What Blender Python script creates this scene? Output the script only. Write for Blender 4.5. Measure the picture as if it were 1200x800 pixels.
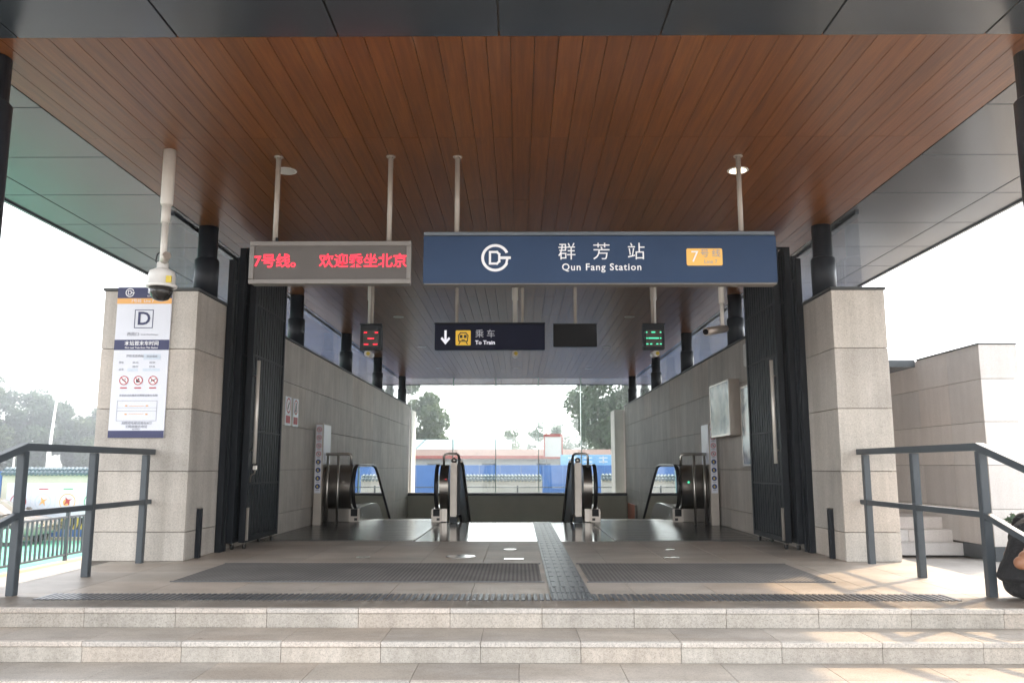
import bpy, bmesh, math, random
import numpy as np
from mathutils import Vector, Matrix
for o in list(bpy.data.objects): bpy.data.objects.remove(o)
SC = bpy.context.scene
COL = SC.collection
PI = math.pi
rnd = random.Random(7)

# ------------------------------------------------------------ camera
cam = bpy.data.cameras.new('camera'); camo = bpy.data.objects.new('camera', cam); COL.objects.link(camo)
cam.sensor_width = 36; cam.lens = 969/1200*36; cam.clip_start = .05; cam.clip_end = 2000
camo.location = (0.05, 0, 0.92)
camo.rotation_euler = (PI/2+math.atan(146/969), 0, math.atan(8/math.hypot(969, 146)))
SC.camera = camo
# ------------------------------------------------------------ sky and sun
SUN = Vector((.885, .75, 1)).normalized()
w = bpy.data.worlds.new('World'); SC.world = w; w.use_nodes = True
nt = w.node_tree; nt.nodes.clear()
sky = nt.nodes.new('ShaderNodeTexSky'); sky.sky_type = 'NISHITA'; sky.sun_disc = False
sky.sun_elevation = math.asin(SUN.z); sky.sun_rotation = math.atan2(SUN.x, SUN.y)
sky.air_density = 1.0; sky.dust_density = 1.5; sky.ozone_density = 1.0
hs = nt.nodes.new('ShaderNodeHueSaturation'); hs.inputs['Saturation'].default_value = .12
bg = nt.nodes.new('ShaderNodeBackground'); bg.inputs['Strength'].default_value = .15
wo = nt.nodes.new('ShaderNodeOutputWorld')
nt.links.new(sky.outputs[0], hs.inputs['Color']); nt.links.new(hs.outputs[0], bg.inputs[0]); nt.links.new(bg.outputs[0], wo.inputs[0])
sl = bpy.data.lights.new('sun', 'SUN'); sl.energy = .9; sl.angle = math.radians(1.2); sl.color = (1, .72, .44)
slo = bpy.data.objects.new('sun', sl); COL.objects.link(slo); slo.rotation_euler = SUN.to_track_quat('Z', 'Y').to_euler(); slo.location = (30, 26, 34)
vs = SC.view_settings; vs.view_transform = 'Standard'; vs.look = 'None'; vs.gamma = 1; vs.use_curve_mapping = False
vs.exposure = 2.53
SC.cycles.diffuse_bounces = 8; SC.cycles.max_bounces = 16; SC.cycles.transparent_max_bounces = 24

# ------------------------------------------------------------ materials
def mat(name, col, rough=.5, metal=0, spec=.5, emit=None, estr=0, coat=0):
    m = bpy.data.materials.new(name); m.use_nodes = True
    b = m.node_tree.nodes['Principled BSDF']
    b.inputs['Base Color'].default_value = (*col, 1); b.inputs['Roughness'].default_value = rough
    b.inputs['Metallic'].default_value = metal; b.inputs['Specular IOR Level'].default_value = spec
    b.inputs['Coat Weight'].default_value = coat
    if emit: b.inputs['Emission Color'].default_value = (*emit, 1); b.inputs['Emission Strength'].default_value = estr
    return m
class NB:
    def __init__(s, m): s.t = m.node_tree; s.b = s.t.nodes['Principled BSDF']
    def n(s, typ, **kw):
        x = s.t.nodes.new(typ)
        for k, v in kw.items():
            if k in x.inputs.keys() if hasattr(x.inputs, 'keys') else False: x.inputs[k].default_value = v
            else: setattr(x, k, v)
        return x
    def l(s, a, b): s.t.links.new(a, b)
    def pos(s, scale=(1, 1, 1)):
        g = s.n('ShaderNodeNewGeometry'); mp = s.n('ShaderNodeMapping'); mp.inputs['Scale'].default_value = scale
        s.l(g.outputs['Position'], mp.inputs['Vector']); return mp.outputs[0]
    def noise(s, vec, scale, detail=3, rough=.55):
        x = s.n('ShaderNodeTexNoise'); x.inputs['Scale'].default_value = scale; x.inputs['Detail'].default_value = detail; x.inputs['Roughness'].default_value = rough
        s.l(vec, x.inputs['Vector']); return x.outputs['Fac']
    def ramp(s, fac, stops):
        r = s.n('ShaderNodeValToRGB'); e = r.color_ramp.elements
        while len(e) < len(stops): e.new(.5)
        for i, (p, c) in enumerate(stops):
            e[i].position = p; e[i].color = (*c, 1) if len(c) == 3 else c
        s.l(fac, r.inputs[0]); return r.outputs[0]
    def mix(s, a, b, fac, mode='MIX'):
        x = s.n('ShaderNodeMix', data_type='RGBA', blend_type=mode)
        for v, i in ((a, 6), (b, 7)):
            if isinstance(v, tuple): x.inputs[i].default_value = (*v, 1)
            else: s.l(v, x.inputs[i])
        if isinstance(fac, (int, float)): x.inputs[0].default_value = fac
        else: s.l(fac, x.inputs[0])
        return x.outputs[2]
    def rand(s): return s.n('ShaderNodeObjectInfo').outputs['Random']
    def bump(s, h, strength=.2, dist=.002):
        x = s.n('ShaderNodeBump'); x.inputs['Strength'].default_value = strength; x.inputs['Distance'].default_value = dist
        s.l(h, x.inputs['Height']); s.l(x.outputs[0], s.b.inputs['Normal'])
    def col(s, c): s.l(c, s.b.inputs['Base Color'])
    def rough(s, r): s.l(r, s.b.inputs['Roughness'])
def g3(v): return (v, v, v)

def granite(name, c, rough=.6, speck=.55, stain=.25, grain=70, streak=0., spec=.4, spots=0.):
    m = mat(name, c, rough, spec=spec); n = NB(m); p = n.pos()
    f1 = n.noise(p, grain, 3, .7); f2 = n.noise(p, grain*2.3, 1)
    base = n.ramp(f1, [(.3, tuple(x*(1-speck*.55) for x in c)), (.52, c), (.7, tuple(min(1, x*(1+speck*.35)) for x in c))])
    dark = n.ramp(f2, [(.33, g3(1-speck*.75)), (.45, g3(1))])
    c1 = n.mix(base, dark, 1, 'MULTIPLY')
    tint = n.ramp(n.rand(), [(0, (.86, .845, .83)), (.5, (1, .99, .97)), (1, (1.0, .94, .89))])
    c2 = n.mix(c1, tint, 1, 'MULTIPLY')
    st = n.ramp(n.noise(n.pos((1, 1, .8)), 1.7, 5, .65), [(.35, g3(1-stain)), (.62, g3(1))])
    c3 = n.mix(c2, st, 1, 'MULTIPLY')
    if streak:
        sk = n.ramp(n.noise(n.pos((7, 7, .35)), 1., 4, .6), [(.38, (1-streak, 1-streak*1.05, 1-streak*1.15)), (.6, g3(1))])
        c3 = n.mix(c3, sk, 1, 'MULTIPLY')
    if spots:
        vo_ = n.n('ShaderNodeTexVoronoi', feature='F1'); vo_.inputs['Scale'].default_value = 3.2; n.l(n.pos(), vo_.inputs['Vector'])
        c3 = n.mix(c3, n.ramp(vo_.outputs['Distance'], [(.035, g3(1-spots)), (.06, g3(1))]), 1, 'MULTIPLY')
        c3 = n.mix(c3, n.ramp(n.noise(n.pos((.5, 1.6, 1)), 1.3, 6, .7), [(.42, (.86, .835, .80)), (.56, g3(1))]), 1, 'MULTIPLY')
    n.col(c3)
    n.rough(n.ramp(f1, [(.3, g3(max(0, rough-.08))), (.7, g3(min(1, rough+.08)))]))
    n.bump(f1, .25, .001)
    return m
M = {}
M['pier'] = granite('granite_wall', (.585, .55, .505), .62, .32, .20, 60, .14)
M['pav'] = granite('granite_pavilion', (.71, .69, .68), .65, .2, .08, 65, .06)
M['tread'] = granite('granite_tread', (.50, .46, .415), .6, .3, .25, 60, spots=.35)
M['riser'] = granite('granite_riser', (.51, .475, .43), .62, .38, .22, 60, .16)
M['nose'] = granite('granite_nosing', (.57, .535, .495), .7, .45, .15, 60)
M['tile'] = granite('granite_floor', (.50, .45, .40), .48, .25, .22, 60, spots=.35)
M['polish'] = granite('granite_polished', (.42, .39, .36), .10, .3, .12, 60, spec=.7)
M['joint'] = mat('joint_dark', (.17, .15, .13), .9)
M['joint_light'] = mat('joint_mortar', (.31, .27, .23), .9)

def metal_paint(name, c, rough=.4, var=.08, metal=0., spec=.5, scale=3., rv=.025):
    m = mat(name, c, rough, metal, spec); n = NB(m); p = n.pos()
    f = n.noise(p, scale, 5, .6)
    n.col(n.ramp(f, [(.3, tuple(x*(1-var) for x in c)), (.7, tuple(x*(1+var) for x in c))]))
    n.rough(n.ramp(n.noise(p, scale*3, 3), [(.3, g3(rough-rv)), (.7, g3(rough+rv))]))
    return m
M['rail'] = metal_paint('dark_rail_paint', (.050, .062, .072), .42)
M['gate'] = metal_paint('dark_gate_paint', (.010, .012, .015), .5, spec=.2)
M['column'] = metal_paint('dark_column_paint', (.010, .013, .018), .4, spec=.3)
M['soffit'] = metal_paint('grey_soffit_metal', (.030, .038, .047), .22, .02, 0., .75, 1., .0)
M['coping'] = metal_paint('dark_coping_metal', (.035, .038, .036), .5)
M['steel'] = mat('brushed_steel', (.50, .47, .43), .3, 1.0)
M['steel_dark'] = mat('dark_steel', (.30, .27, .24), .3, 1.0)
M['beige_steel'] = metal_paint('satin_steel', (.46, .41, .36), .42, .10, .6)
M['pole'] = metal_paint('pole_paint', (.36, .32, .28), .4)
M['white_pole'] = metal_paint('white_pole_paint', (.66, .63, .58), .4, .06)
M['white'] = metal_paint('white_plastic', (.72, .71, .68), .35, .06)
M['black'] = mat('black_plastic', (.010, .010, .011), .4, spec=.15)
M['rubber'] = mat('black_rubber', (.018, .017, .016), .3)
M['plate'] = mat('escalator_plate', (.15, .145, .14), .24, .8)
M['handle'] = mat('satin_handle', (.68, .64, .58), .4, .4)
M['groove'] = mat('groove_black', (.015, .014, .013), .6)
M['tactile'] = metal_paint('tactile_metal', (.115, .12, .13), .36, .05, .3)
M['tactile_base'] = metal_paint('tactile_grout', (.30, .27, .24), .55)
M['cover'] = metal_paint('cover_plate', (.55, .53, .50), .18, .1, 1.0)
M['blue'] = metal_paint('sign_blue', (.022, .046, .10), .45, .05, spec=.2)
M['navy'] = mat('sign_navy', (.008, .010, .030), .35, spec=.12)
M['strip'] = metal_paint('sign_top_strip', (.10, .12, .14), .35)
M['ink_white'] = mat('ink_white', (.80, .80, .82), .5)
M['ink_grey'] = mat('ink_grey', (.30, .31, .36), .5)
M['ink_pale'] = mat('ink_pale', (.55, .62, .70), .5)
M['ink_navy'] = mat('ink_navy', (.025, .03, .10), .5)
M['ink_red'] = mat('ink_red', (.45, .03, .04), .5)
M['ink_orange'] = mat('ink_orange', (.80, .42, .12), .5)
M['ink_blue'] = mat('ink_blue', (.02, .05, .20), .5)
M['ink_yellow'] = mat('ink_yellow', (.62, .47, .05), .5)
M['ink_green'] = mat('ink_green', (.08, .42, .16), .5)
M['ink_black'] = mat('ink_black', (.02, .02, .02), .5)
M['amber'] = mat('sign_amber', (.75, .43, .09), .4, emit=(.9, .5, .1), estr=.02)
M['amber2'] = mat('sign_amber_lit', (.80, .50, .04), .4, emit=(1, .6, .05), estr=.05)
M['lit_white'] = mat('lit_white', (.8, .8, .85), .4, emit=(.85, .88, 1), estr=.10)
M['dim_white'] = mat('dim_white', (.62, .64, .70), .4, emit=(.7, .75, .9), estr=.01)
M['led_red'] = mat('led_red', (.3, .01, .02), .4, emit=(1, .02, .05), estr=.32)
M['led_green'] = mat('led_green', (.01, .3, .15), .4, emit=(.10, 1, .50), estr=.22)
M['led_off'] = metal_paint('led_matrix', (.085, .075, .068), .6)
M['led_frame'] = metal_paint('led_frame', (.17, .155, .14), .45)
M['lamp'] = mat('lamp_diffuser', (.8, .78, .72), .5, emit=(1, .85, .6), estr=.8)
M['lamp_dim'] = mat('lamp_diffuser_off', (.5, .48, .44), .35)
M['board'] = mat('board_white', (.66, .68, .74), .35)
M['skin'] = mat('skin', (.28, .13, .07), .5)
M['cloth_black'] = mat('cloth_black', (.010, .010, .011), .85)
_c = NB(M['cloth_black']); _c.bump(_c.noise(_c.pos((1, 1, 1.6)), 11, 3), .9, .03)
M['hair'] = mat('hair_black', (.012, .010, .009), .5)
M['orange'] = metal_paint('orange_panel', (.55, .13, .05), .5)

def mat_wood():
    m = mat('wood_plank', (.2, .07, .025), .34, spec=.38); n = NB(m)
    r = n.rand(); g = n.n('ShaderNodeNewGeometry'); ri = g.outputs['Random Per Island']
    ad = n.n('ShaderNodeMath', operation='ADD'); n.l(r, ad.inputs[0]); n.l(ri, ad.inputs[1])
    fr = n.n('ShaderNodeMath', operation='FRACT'); n.l(ad.outputs[0], fr.inputs[0])
    mul = n.n('ShaderNodeMath', operation='MULTIPLY'); n.l(fr.outputs[0], mul.inputs[0]); mul.inputs[1].default_value = 37.
    cx = n.n('ShaderNodeCombineXYZ'); n.l(mul.outputs[0], cx.inputs[1])
    va = n.n('ShaderNodeVectorMath', operation='ADD'); n.l(g.outputs['Position'], va.inputs[0]); n.l(cx.outputs[0], va.inputs[1])
    mp = n.n('ShaderNodeMapping'); mp.inputs['Scale'].default_value = (22, .9, 1); n.l(va.outputs[0], mp.inputs['Vector'])
    f = n.noise(mp.outputs[0], 1.6, 6, .62)
    mp2 = n.n('ShaderNodeMapping'); mp2.inputs['Scale'].default_value = (120, 3, 1); n.l(va.outputs[0], mp2.inputs['Vector'])
    f2 = n.noise(mp2.outputs[0], 2., 3)
    c = n.ramp(f, [(.25, (.10, .033, .008)), (.5, (.158, .054, .012)), (.75, (.215, .080, .019))])
    c = n.mix(c, n.ramp(f2, [(.3, g3(.85)), (.6, g3(1))]), 1, 'MULTIPLY')
    c = n.mix(c, n.ramp(fr.outputs[0], [(0, g3(.88)), (1, g3(1.06))]), 1, 'MULTIPLY')
    c = n.mix(c, n.ramp(n.noise(n.pos((9, .6, 1)), 1.0, 4, .6), [(.68, g3(0)), (.78, (.06, .05, .045))]), 1, 'ADD')
    n.col(c)
    n.b.inputs['Roughness'].default_value = .32
    return m
M['wood'] = mat_wood()

def mat_mat():
    m = mat('entrance_mat', (.10, .093, .088), .8); n = NB(m); p = n.pos()
    wv = n.n('ShaderNodeTexWave', wave_type='BANDS', bands_direction='X'); wv.inputs['Scale'].default_value = 9; n.l(p, wv.inputs['Vector'])
    c = n.ramp(wv.outputs['Fac'], [(.2, (.10, .094, .088)), (.7, (.175, .163, .152))])
    n.col(n.mix(c, n.ramp(n.noise(p, 2.2, 5), [(.35, g3(.8)), (.65, g3(1.08))]), 1, 'MULTIPLY'))
    n.bump(wv.outputs['Fac'], .6, .004)
    return m
M['mat'] = mat_mat()

def mat_glass(name, tint=(.93, .97, .95), refl=1.0, rough=.0):
    m = bpy.data.materials.new(name); m.use_nodes = True; t = m.node_tree; t.nodes.clear()
    o = t.nodes.new('ShaderNodeOutputMaterial'); tr = t.nodes.new('ShaderNodeBsdfTransparent'); tr.inputs[0].default_value = (*tint, 1)
    gl = t.nodes.new('ShaderNodeBsdfGlossy'); gl.inputs['Roughness'].default_value = rough; gl.inputs[0].default_value = (1, 1, 1, 1)
    fr = t.nodes.new('ShaderNodeFresnel'); fr.inputs[0].default_value = 1.5
    mu = t.nodes.new('ShaderNodeMath'); mu.operation = 'MULTIPLY'; mu.inputs[1].default_value = refl; mu.use_clamp = True
    mx = t.nodes.new('ShaderNodeMixShader')
    t.links.new(fr.outputs[0], mu.inputs[0]); t.links.new(mu.outputs[0], mx.inputs[0]); t.links.new(tr.outputs[0], mx.inputs[1]); t.links.new(gl.outputs[0], mx.inputs[2]); t.links.new(mx.outputs[0], o.inputs[0])
    return m
M['glass'] = mat_glass('clear_glass', (.94, .97, .95), 1.3)
M['glass_side'] = mat_glass('side_glass', (.97, .985, 1), .3, .0)
M['glass_fin'] = mat('glass_edge_green', (.30, .52, .42), .15)
M['glass_esc'] = mat_glass('escalator_glass', (.72, .80, .84), 2.6, .0)
M['car_glass'] = mat('car_glass', (.10, .11, .12), .08)
M['lightbox'] = mat('poster_print', (.55, .6, .6), .12)
n_ = NB(M['lightbox']); _p = n_.pos((1, 2, 2.2))
n_.col(n_.ramp(n_.noise(_p, 1.5, 5), [(.38, (.16, .22, .26)), (.5, (.42, .50, .52)), (.6, (.62, .66, .64))]))

def simple_noise(name, stops, scale, rough=.85, detail=5, bump=0):
    m = mat(name, stops[0][1], rough); n = NB(m); f = n.noise(n.pos(), scale, detail, .65)
    c = n.ramp(f, stops); n.col(c)
    if bump: n.bump(f, .5, bump)
    return m
M['ground'] = simple_noise('street_asphalt', [(.35, (.27, .26, .25)), (.65, (.35, .335, .32))], 1.2)
M['greenfloor'] = simple_noise('green_paint_ground', [(.35, (.10, .42, .30)), (.5, (.16, .50, .36)), (.68, (.25, .55, .42))], 1.1, .7)
M['kerb'] = simple_noise('kerb_concrete', [(.35, (.34, .32, .30)), (.65, (.42, .40, .375))], 3.)
M['kerb_warm'] = simple_noise('kerb_cream', [(.35, (.50, .40, .28)), (.65, (.60, .50, .36))], 2.)
M['hoard'] = simple_noise('hoarding_blue', [(.3, (.040, .125, .36)), (.7, (.058, .165, .44))], 1.5, .5)
M['hoard_pale'] = simple_noise('hoarding_pale_blue', [(.3, (.20, .42, .66)), (.7, (.26, .50, .74))], 2., .5)
M['whitewall'] = simple_noise('white_render', [(.3, (.42, .41, .39)), (.7, (.50, .49, .47))], .8)
M['creamwall'] = simple_noise('cream_render', [(.3, (.52, .52, .42)), (.7, (.62, .61, .50))], 1.5)
M['redroof'] = simple_noise('red_roof', [(.3, (.12, .075, .07)), (.7, (.17, .10, .09))], 2.)
M['redtrim'] = simple_noise('red_trim', [(.3, (.30, .085, .075)), (.7, (.38, .12, .10))], 3.)
M['paleroof'] = simple_noise('pale_roof_sheet', [(.3, (.17, .27, .33)), (.7, (.21, .32, .38))], .7, .4)
M['tilegrey'] = simple_noise('grey_clay_tile', [(.3, (.10, .14, .17)), (.7, (.19, .25, .28))], 14., .6)
M['leaf'] = simple_noise('leaf_green', [(.3, (.045, .085, .042)), (.6, (.075, .135, .065)), (.8, (.11, .18, .08))], .9, .6)
M['leaf2'] = simple_noise('leaf_yellow_green', [(.3, (.05, .085, .03)), (.6, (.085, .13, .045)), (.8, (.15, .18, .06))], .9, .6)
for k_ in ('leaf', 'leaf2'):
    t0 = M[k_].node_tree; b0 = t0.nodes['Principled BSDF']; tl = t0.nodes.new('ShaderNodeBsdfTranslucent'); mx0 = t0.nodes.new('ShaderNodeMixShader'); mx0.inputs[0].default_value = .4
    cl = b0.inputs['Base Color'].links[0].from_socket; t0.links.new(cl, tl.inputs[0]); t0.links.new(b0.outputs[0], mx0.inputs[1]); t0.links.new(tl.outputs[0], mx0.inputs[2])
    t0.links.new(mx0.outputs[0], [x for x in t0.nodes if x.type == 'OUTPUT_MATERIAL'][0].inputs[0])
M['bark'] = simple_noise('bark', [(.3, (.05, .04, .03)), (.7, (.11, .09, .07))], 12., .9)
M['carpaint'] = mat('car_paint_champagne', (.30, .27, .235), .25, .4, coat=.6)
M['chrome'] = mat('chrome', (.7, .7, .7), .15, 1.0)

# ------------------------------------------------------------ builders
def link(o): COL.objects.link(o); return o
def props(o, label=None, cat=None, group=None, kind=None):
    if label: o['label'] = label
    if cat: o['category'] = cat
    if group: o['group'] = group
    if kind: o['kind'] = kind
    return o
def base_of(o): return Vector(o.get('_b', (0, 0, 0)))
BASE = {}
def thing(name, loc, label, cat, group=None, kind=None):
    o = link(bpy.data.objects.new(name, None)); o.location = loc; o.empty_display_size = .1
    BASE[o.name] = Vector(loc)
    return props(o, label, cat, group, kind)
def attach(o, parent):
    if parent is not None:
        o.parent = parent
        o.location = Vector(o.location) - BASE.get(parent.name, Vector())
    return o
def mobj(name, me, mt, parent=None, loc=(0, 0, 0), rot=(0, 0, 0)):
    o = bpy.data.objects.new(name, me); link(o); o.location = loc; o.rotation_euler = rot
    BASE[o.name] = Vector(loc)
    if mt is not None and not me.materials: me.materials.append(M[mt] if isinstance(mt, str) else mt)
    return attach(o, parent)
CACHE = {}
def box_mesh(sx, sy, sz, mt, bev=0, seg=1):
    k = (round(sx, 4), round(sy, 4), round(sz, 4), mt, bev, seg)
    if k in CACHE: return CACHE[k]
    bm = bmesh.new(); bmesh.ops.create_cube(bm, size=1)
    bmesh.ops.scale(bm, vec=(sx, sy, sz), verts=bm.verts)
    if bev: bmesh.ops.bevel(bm, geom=bm.edges[:], offset=bev, segments=seg, affect='EDGES', clamp_overlap=True)
    me = bpy.data.meshes.new('box'); bm.to_mesh(me); bm.free(); me.materials.append(M[mt]); CACHE[k] = me
    return me
def box(name, x0, x1, y0, y1, z0, z1, mt, parent=None, bev=0, seg=1, rot=(0, 0, 0)):
    return mobj(name, box_mesh(x1-x0, y1-y0, z1-z0, mt, bev, seg), mt, parent, ((x0+x1)/2, (y0+y1)/2, (z0+z1)/2), rot)
class MB:                                   # collects several shapes of ONE part
    def __init__(s): s.bm = bmesh.new()
    def box(s, x0, x1, y0, y1, z0, z1, rot=None):
        r = bmesh.ops.create_cube(s.bm, size=1); v = r['verts']
        bmesh.ops.scale(s.bm, vec=(x1-x0, y1-y0, z1-z0), verts=v)
        if rot is not None: bmesh.ops.rotate(s.bm, cent=(0, 0, 0), matrix=rot, verts=v)
        bmesh.ops.translate(s.bm, vec=((x0+x1)/2, (y0+y1)/2, (z0+z1)/2), verts=v); return s
    def tube(s, pts, r, n=10, cap=True):
        pts = [Vector(p) for p in pts]; rs = r if isinstance(r, (list, tuple)) else [r]*len(pts)
        rings = []
        up = None
        for i, p in enumerate(pts):
            a = pts[max(0, i-1)]; b = pts[min(len(pts)-1, i+1)]; d = (b-a).normalized()
            if up is None:
                up = d.orthogonal().normalized()
            up = (up - d*up.dot(d)); up = up.normalized() if up.length > 1e-6 else d.orthogonal().normalized()
            sd = d.cross(up)
            rings.append([s.bm.verts.new(p+(up*math.cos(t)+sd*math.sin(t))*rs[i]) for t in (2*PI*k/n for k in range(n))])
        for a, b in zip(rings, rings[1:]):
            for k in range(n): f = s.bm.faces.new((a[k], a[(k+1) % n], b[(k+1) % n], b[k])); f.smooth = True
        if cap: s.bm.faces.new(rings[0][::-1]); s.bm.faces.new(rings[-1])
        return s
    def lathe(s, prof, c, n=28):            # prof = [(r, z)], axis z at c
        rings = [[s.bm.verts.new((c[0]+r*math.cos(t), c[1]+r*math.sin(t), c[2]+z)) for t in (2*PI*k/n for k in range(n))] for r, z in prof]
        for a, b in zip(rings, rings[1:]):
            for k in range(n): f = s.bm.faces.new((a[k], a[(k+1) % n], b[(k+1) % n], b[k])); f.smooth = True
        s.bm.faces.new(rings[0][::-1]); s.bm.faces.new(rings[-1]); return s
    def prism(s, poly, axis, a0, a1):       # poly in the two other axes, extruded along axis
        def P(u, v, w): return {'x': (w, u, v), 'y': (u, w, v), 'z': (u, v, w)}[axis]
        A = [s.bm.verts.new(P(u, v, a0)) for u, v in poly]; B = [s.bm.verts.new(P(u, v, a1)) for u, v in poly]
        s.bm.faces.new(A); s.bm.faces.new(B[::-1])
        for i in range(len(A)): s.bm.faces.new((A[i], B[i], B[(i+1) % len(A)], A[(i+1) % len(A)]))
        return s
    def quad(s, pts): s.bm.faces.new([s.bm.verts.new(p) for p in pts]); return s
    def done(s, name, mt, parent=None, origin=None, smooth=False, bev=0):
        bmesh.ops.recalc_face_normals(s.bm, faces=s.bm.faces)
        if bev: bmesh.ops.bevel(s.bm, geom=[e for e in s.bm.edges if e.is_manifold and e.calc_face_angle(0) > .5], offset=bev, segments=1, affect='EDGES', clamp_overlap=True)
        o0 = Vector(origin) if origin is not None else Vector(sum((v.co for v in s.bm.verts), Vector())/max(1, len(s.bm.verts)))
        bmesh.ops.translate(s.bm, vec=-o0, verts=s.bm.verts)
        if smooth:
            for f in s.bm.faces: f.smooth = True
        me = bpy.data.meshes.new(name); s.bm.to_mesh(me); s.bm.free()
        return mobj(name, me, mt, parent, o0)
TEXTS = []
def txt(body, size, loc, mt, parent, rot=(PI/2, 0, 0), align='CENTER', sx=1., off=0., space=1., ext=.001, name='lettering'):
    cu = bpy.data.curves.new(name, 'FONT'); cu.body = body; cu.size = size; cu.align_x = align; cu.align_y = 'CENTER'
    cu.offset = off; cu.space_character = space; cu.extrude = ext; cu.resolution_u = 3; cu.materials.append(M[mt])
    o = link(bpy.data.objects.new(name+'_source', cu)); o.location = loc; o.rotation_euler = rot; o.scale = (sx, 1, 1)
    TEXTS.append((o, name, parent, Vector(loc), rot, sx)); return o
# flat print: 2-D shapes put on a face; frame = (origin, right, up)
class Print:
    def __init__(s, org, right=(1, 0, 0), up=(0, 0, 1)):
        s.o = Vector(org); s.r = Vector(right); s.u = Vector(up); s.nrm = s.r.cross(s.u); s.bm = bmesh.new(); s.lift = 0
    def P(s, u, v): return s.o+s.r*u+s.u*v+s.nrm*s.lift
    def poly(s, pts): s.bm.faces.new([s.bm.verts.new(s.P(*p)) for p in pts]); return s
    def rect(s, u0, u1, v0, v1): return s.poly([(u0, v0), (u1, v0), (u1, v1), (u0, v1)])
    def rrect(s, u0, u1, v0, v1, r):
        pts = []
        for cx, cy, a in ((u1-r, v1-r, 0), (u0+r, v1-r, 90), (u0+r, v0+r, 180), (u1-r, v0+r, 270)):
            for k in range(5): t = math.radians(a+k*22.5); pts.append((cx+r*math.cos(t), cy+r*math.sin(t)))
        return s.poly(pts)
    def disc(s, cu, cv, r, n=24): return s.poly([(cu+r*math.cos(2*PI*k/n), cv+r*math.sin(2*PI*k/n)) for k in range(n)])
    def arc(s, cu, cv, r, w, a0, a1, n=40):
        for k in range(n):
            t0 = math.radians(a0+(a1-a0)*k/n); t1 = math.radians(a0+(a1-a0)*(k+1)/n)
            s.poly([(cu+(r-w/2)*math.cos(t0), cv+(r-w/2)*math.sin(t0)), (cu+(r+w/2)*math.cos(t0), cv+(r+w/2)*math.sin(t0)),
                    (cu+(r+w/2)*math.cos(t1), cv+(r+w/2)*math.sin(t1)), (cu+(r-w/2)*math.cos(t1), cv+(r-w/2)*math.sin(t1))])
        return s
    def line(s, a, b, w):
        a = Vector(a); b = Vector(b); d = (b-a).normalized(); nn = Vector((-d.y, d.x))*w/2; e = d*w/2
        return s.poly([tuple(a-e-nn), tuple(b+e-nn), tuple(b+e+nn), tuple(a-e+nn)])
    def path(s, pts, w):
        for i, (a, b) in enumerate(zip(pts, pts[1:])): s.lift += .00012*(1 if i % 2 == 0 else -1); s.line(a, b, w)
        return s
    def done(s, name, mt, parent):
        me = bpy.data.meshes.new(name); c = sum((v.co for v in s.bm.verts), Vector())/len(s.bm.verts)
        bmesh.ops.translate(s.bm, vec=-c, verts=s.bm.verts); s.bm.to_mesh(me); s.bm.free()
        return mobj(name, me, mt, parent, c)
def logo(org, R, mt, parent, right=(1, 0, 0), up=(0, 0, 1)):
    p = Print(org, right, up); w = .2*R
    p.arc(0, 0, R*.9, w, 24, 336)
    p.lift = .0003
    p.path([(R*1.0, 0), (R*.30, 0)], w)                                    # bar of the G
    p.lift = .0006; p.line((R*.78, -R*.42), (R*.86, -R*.02), w*.8)
    p.lift = .0009
    p.path([(-R*.38, R*.42), (R*.12, R*.42), (R*.28, R*.26), (R*.28, -R*.26), (R*.12, -R*.42), (-R*.38, -R*.42), (-R*.38, R*.42)], w*.8)
    return p.done('emblem', mt, parent)

# ============================================================ SETTING
G = -1.5
def sheet(name, x0, x1, y0, y1, z, mt, parent=None):
    return MB().quad([(x0, y0, z), (x1, y0, z), (x1, y1, z), (x0, y1, z)]).done(name, mt, parent)
def frame_sheet(name, outer, hole, z, mt):
    X0, X1, Y0, Y1 = outer; a, b, c, d = hole; m = MB()
    for r in ((X0, X1, Y0, c), (X0, X1, d, Y1), (X0, a, c, d), (b, X1, c, d)): m.quad([(r[0], r[2], z), (r[1], r[2], z), (r[1], r[3], z), (r[0], r[3], z)])
    return m.done(name, mt)
props(frame_sheet('ground', (-700, 700, -300, 900), (-3.7, 3.7, 14, 25.1), G, 'ground'), kind='structure')
props(sheet('green_yard', -60, -11.35, 8, 27.8, G+.006, 'greenfloor'), 'bright green painted yard behind the baluster fence', None, kind='structure')
k_ = props(MB().box(-11.35, -11.15, -5, 60, G-.1, G+.10).done('kerb', 'kerb_warm'), kind='structure')
props(sheet('pavement', -11.15, -4.3, -5, 60, G+.05, 'kerb'), kind='structure')
props(MB().box(-60, -11.4, 27.8, 28.15, G-.1, G+.09).done('kerb', 'kerb_warm'), kind='structure')

# ---- platform with floor slabs
HW = 3.24
plat = props(MB().box(-3.95, 3.88, 5.64, 14.02, -.5, -.033).box(-3.95, 3.88, 6.2, 13, G-.2, -.5).done('platform', 'joint_light'), kind='structure')
STRIP = (.28, .57)
def tiles(x0, x1, y0, y1, mt, nx, ny, parent, z=0., th=.03, gap=.0035, name='floor_slab', bev=.0015):
    dx = (x1-x0)/nx; dy = (y1-y0)/ny
    for j in range(ny):
        for i in range(nx):
            box(name, x0+i*dx+gap/2, x0+(i+1)*dx-gap/2, y0+j*dy+gap/2, y0+(j+1)*dy-gap/2, z-th, z, mt, parent, bev)
tiles(-3.9, 3.9, 5.64, 10.5, 'tile', 13, 8, plat)
side = props(MB().box(3.885, 12, 3.0, 24, G-.2, -.314).done('side_pavement', 'joint_light'), kind='structure')
tiles(3.89, 9.29, 3.4, 11.2, 'kerb', 6, 9, side, -.28)
box('base_course', 3.88, 3.9, 5.64, 8.3, -.28, -.002, 'riser', plat)
tiles(-3.2, -1.25, 10.5, 10.62, 'groove', 1, 1, plat)
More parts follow.
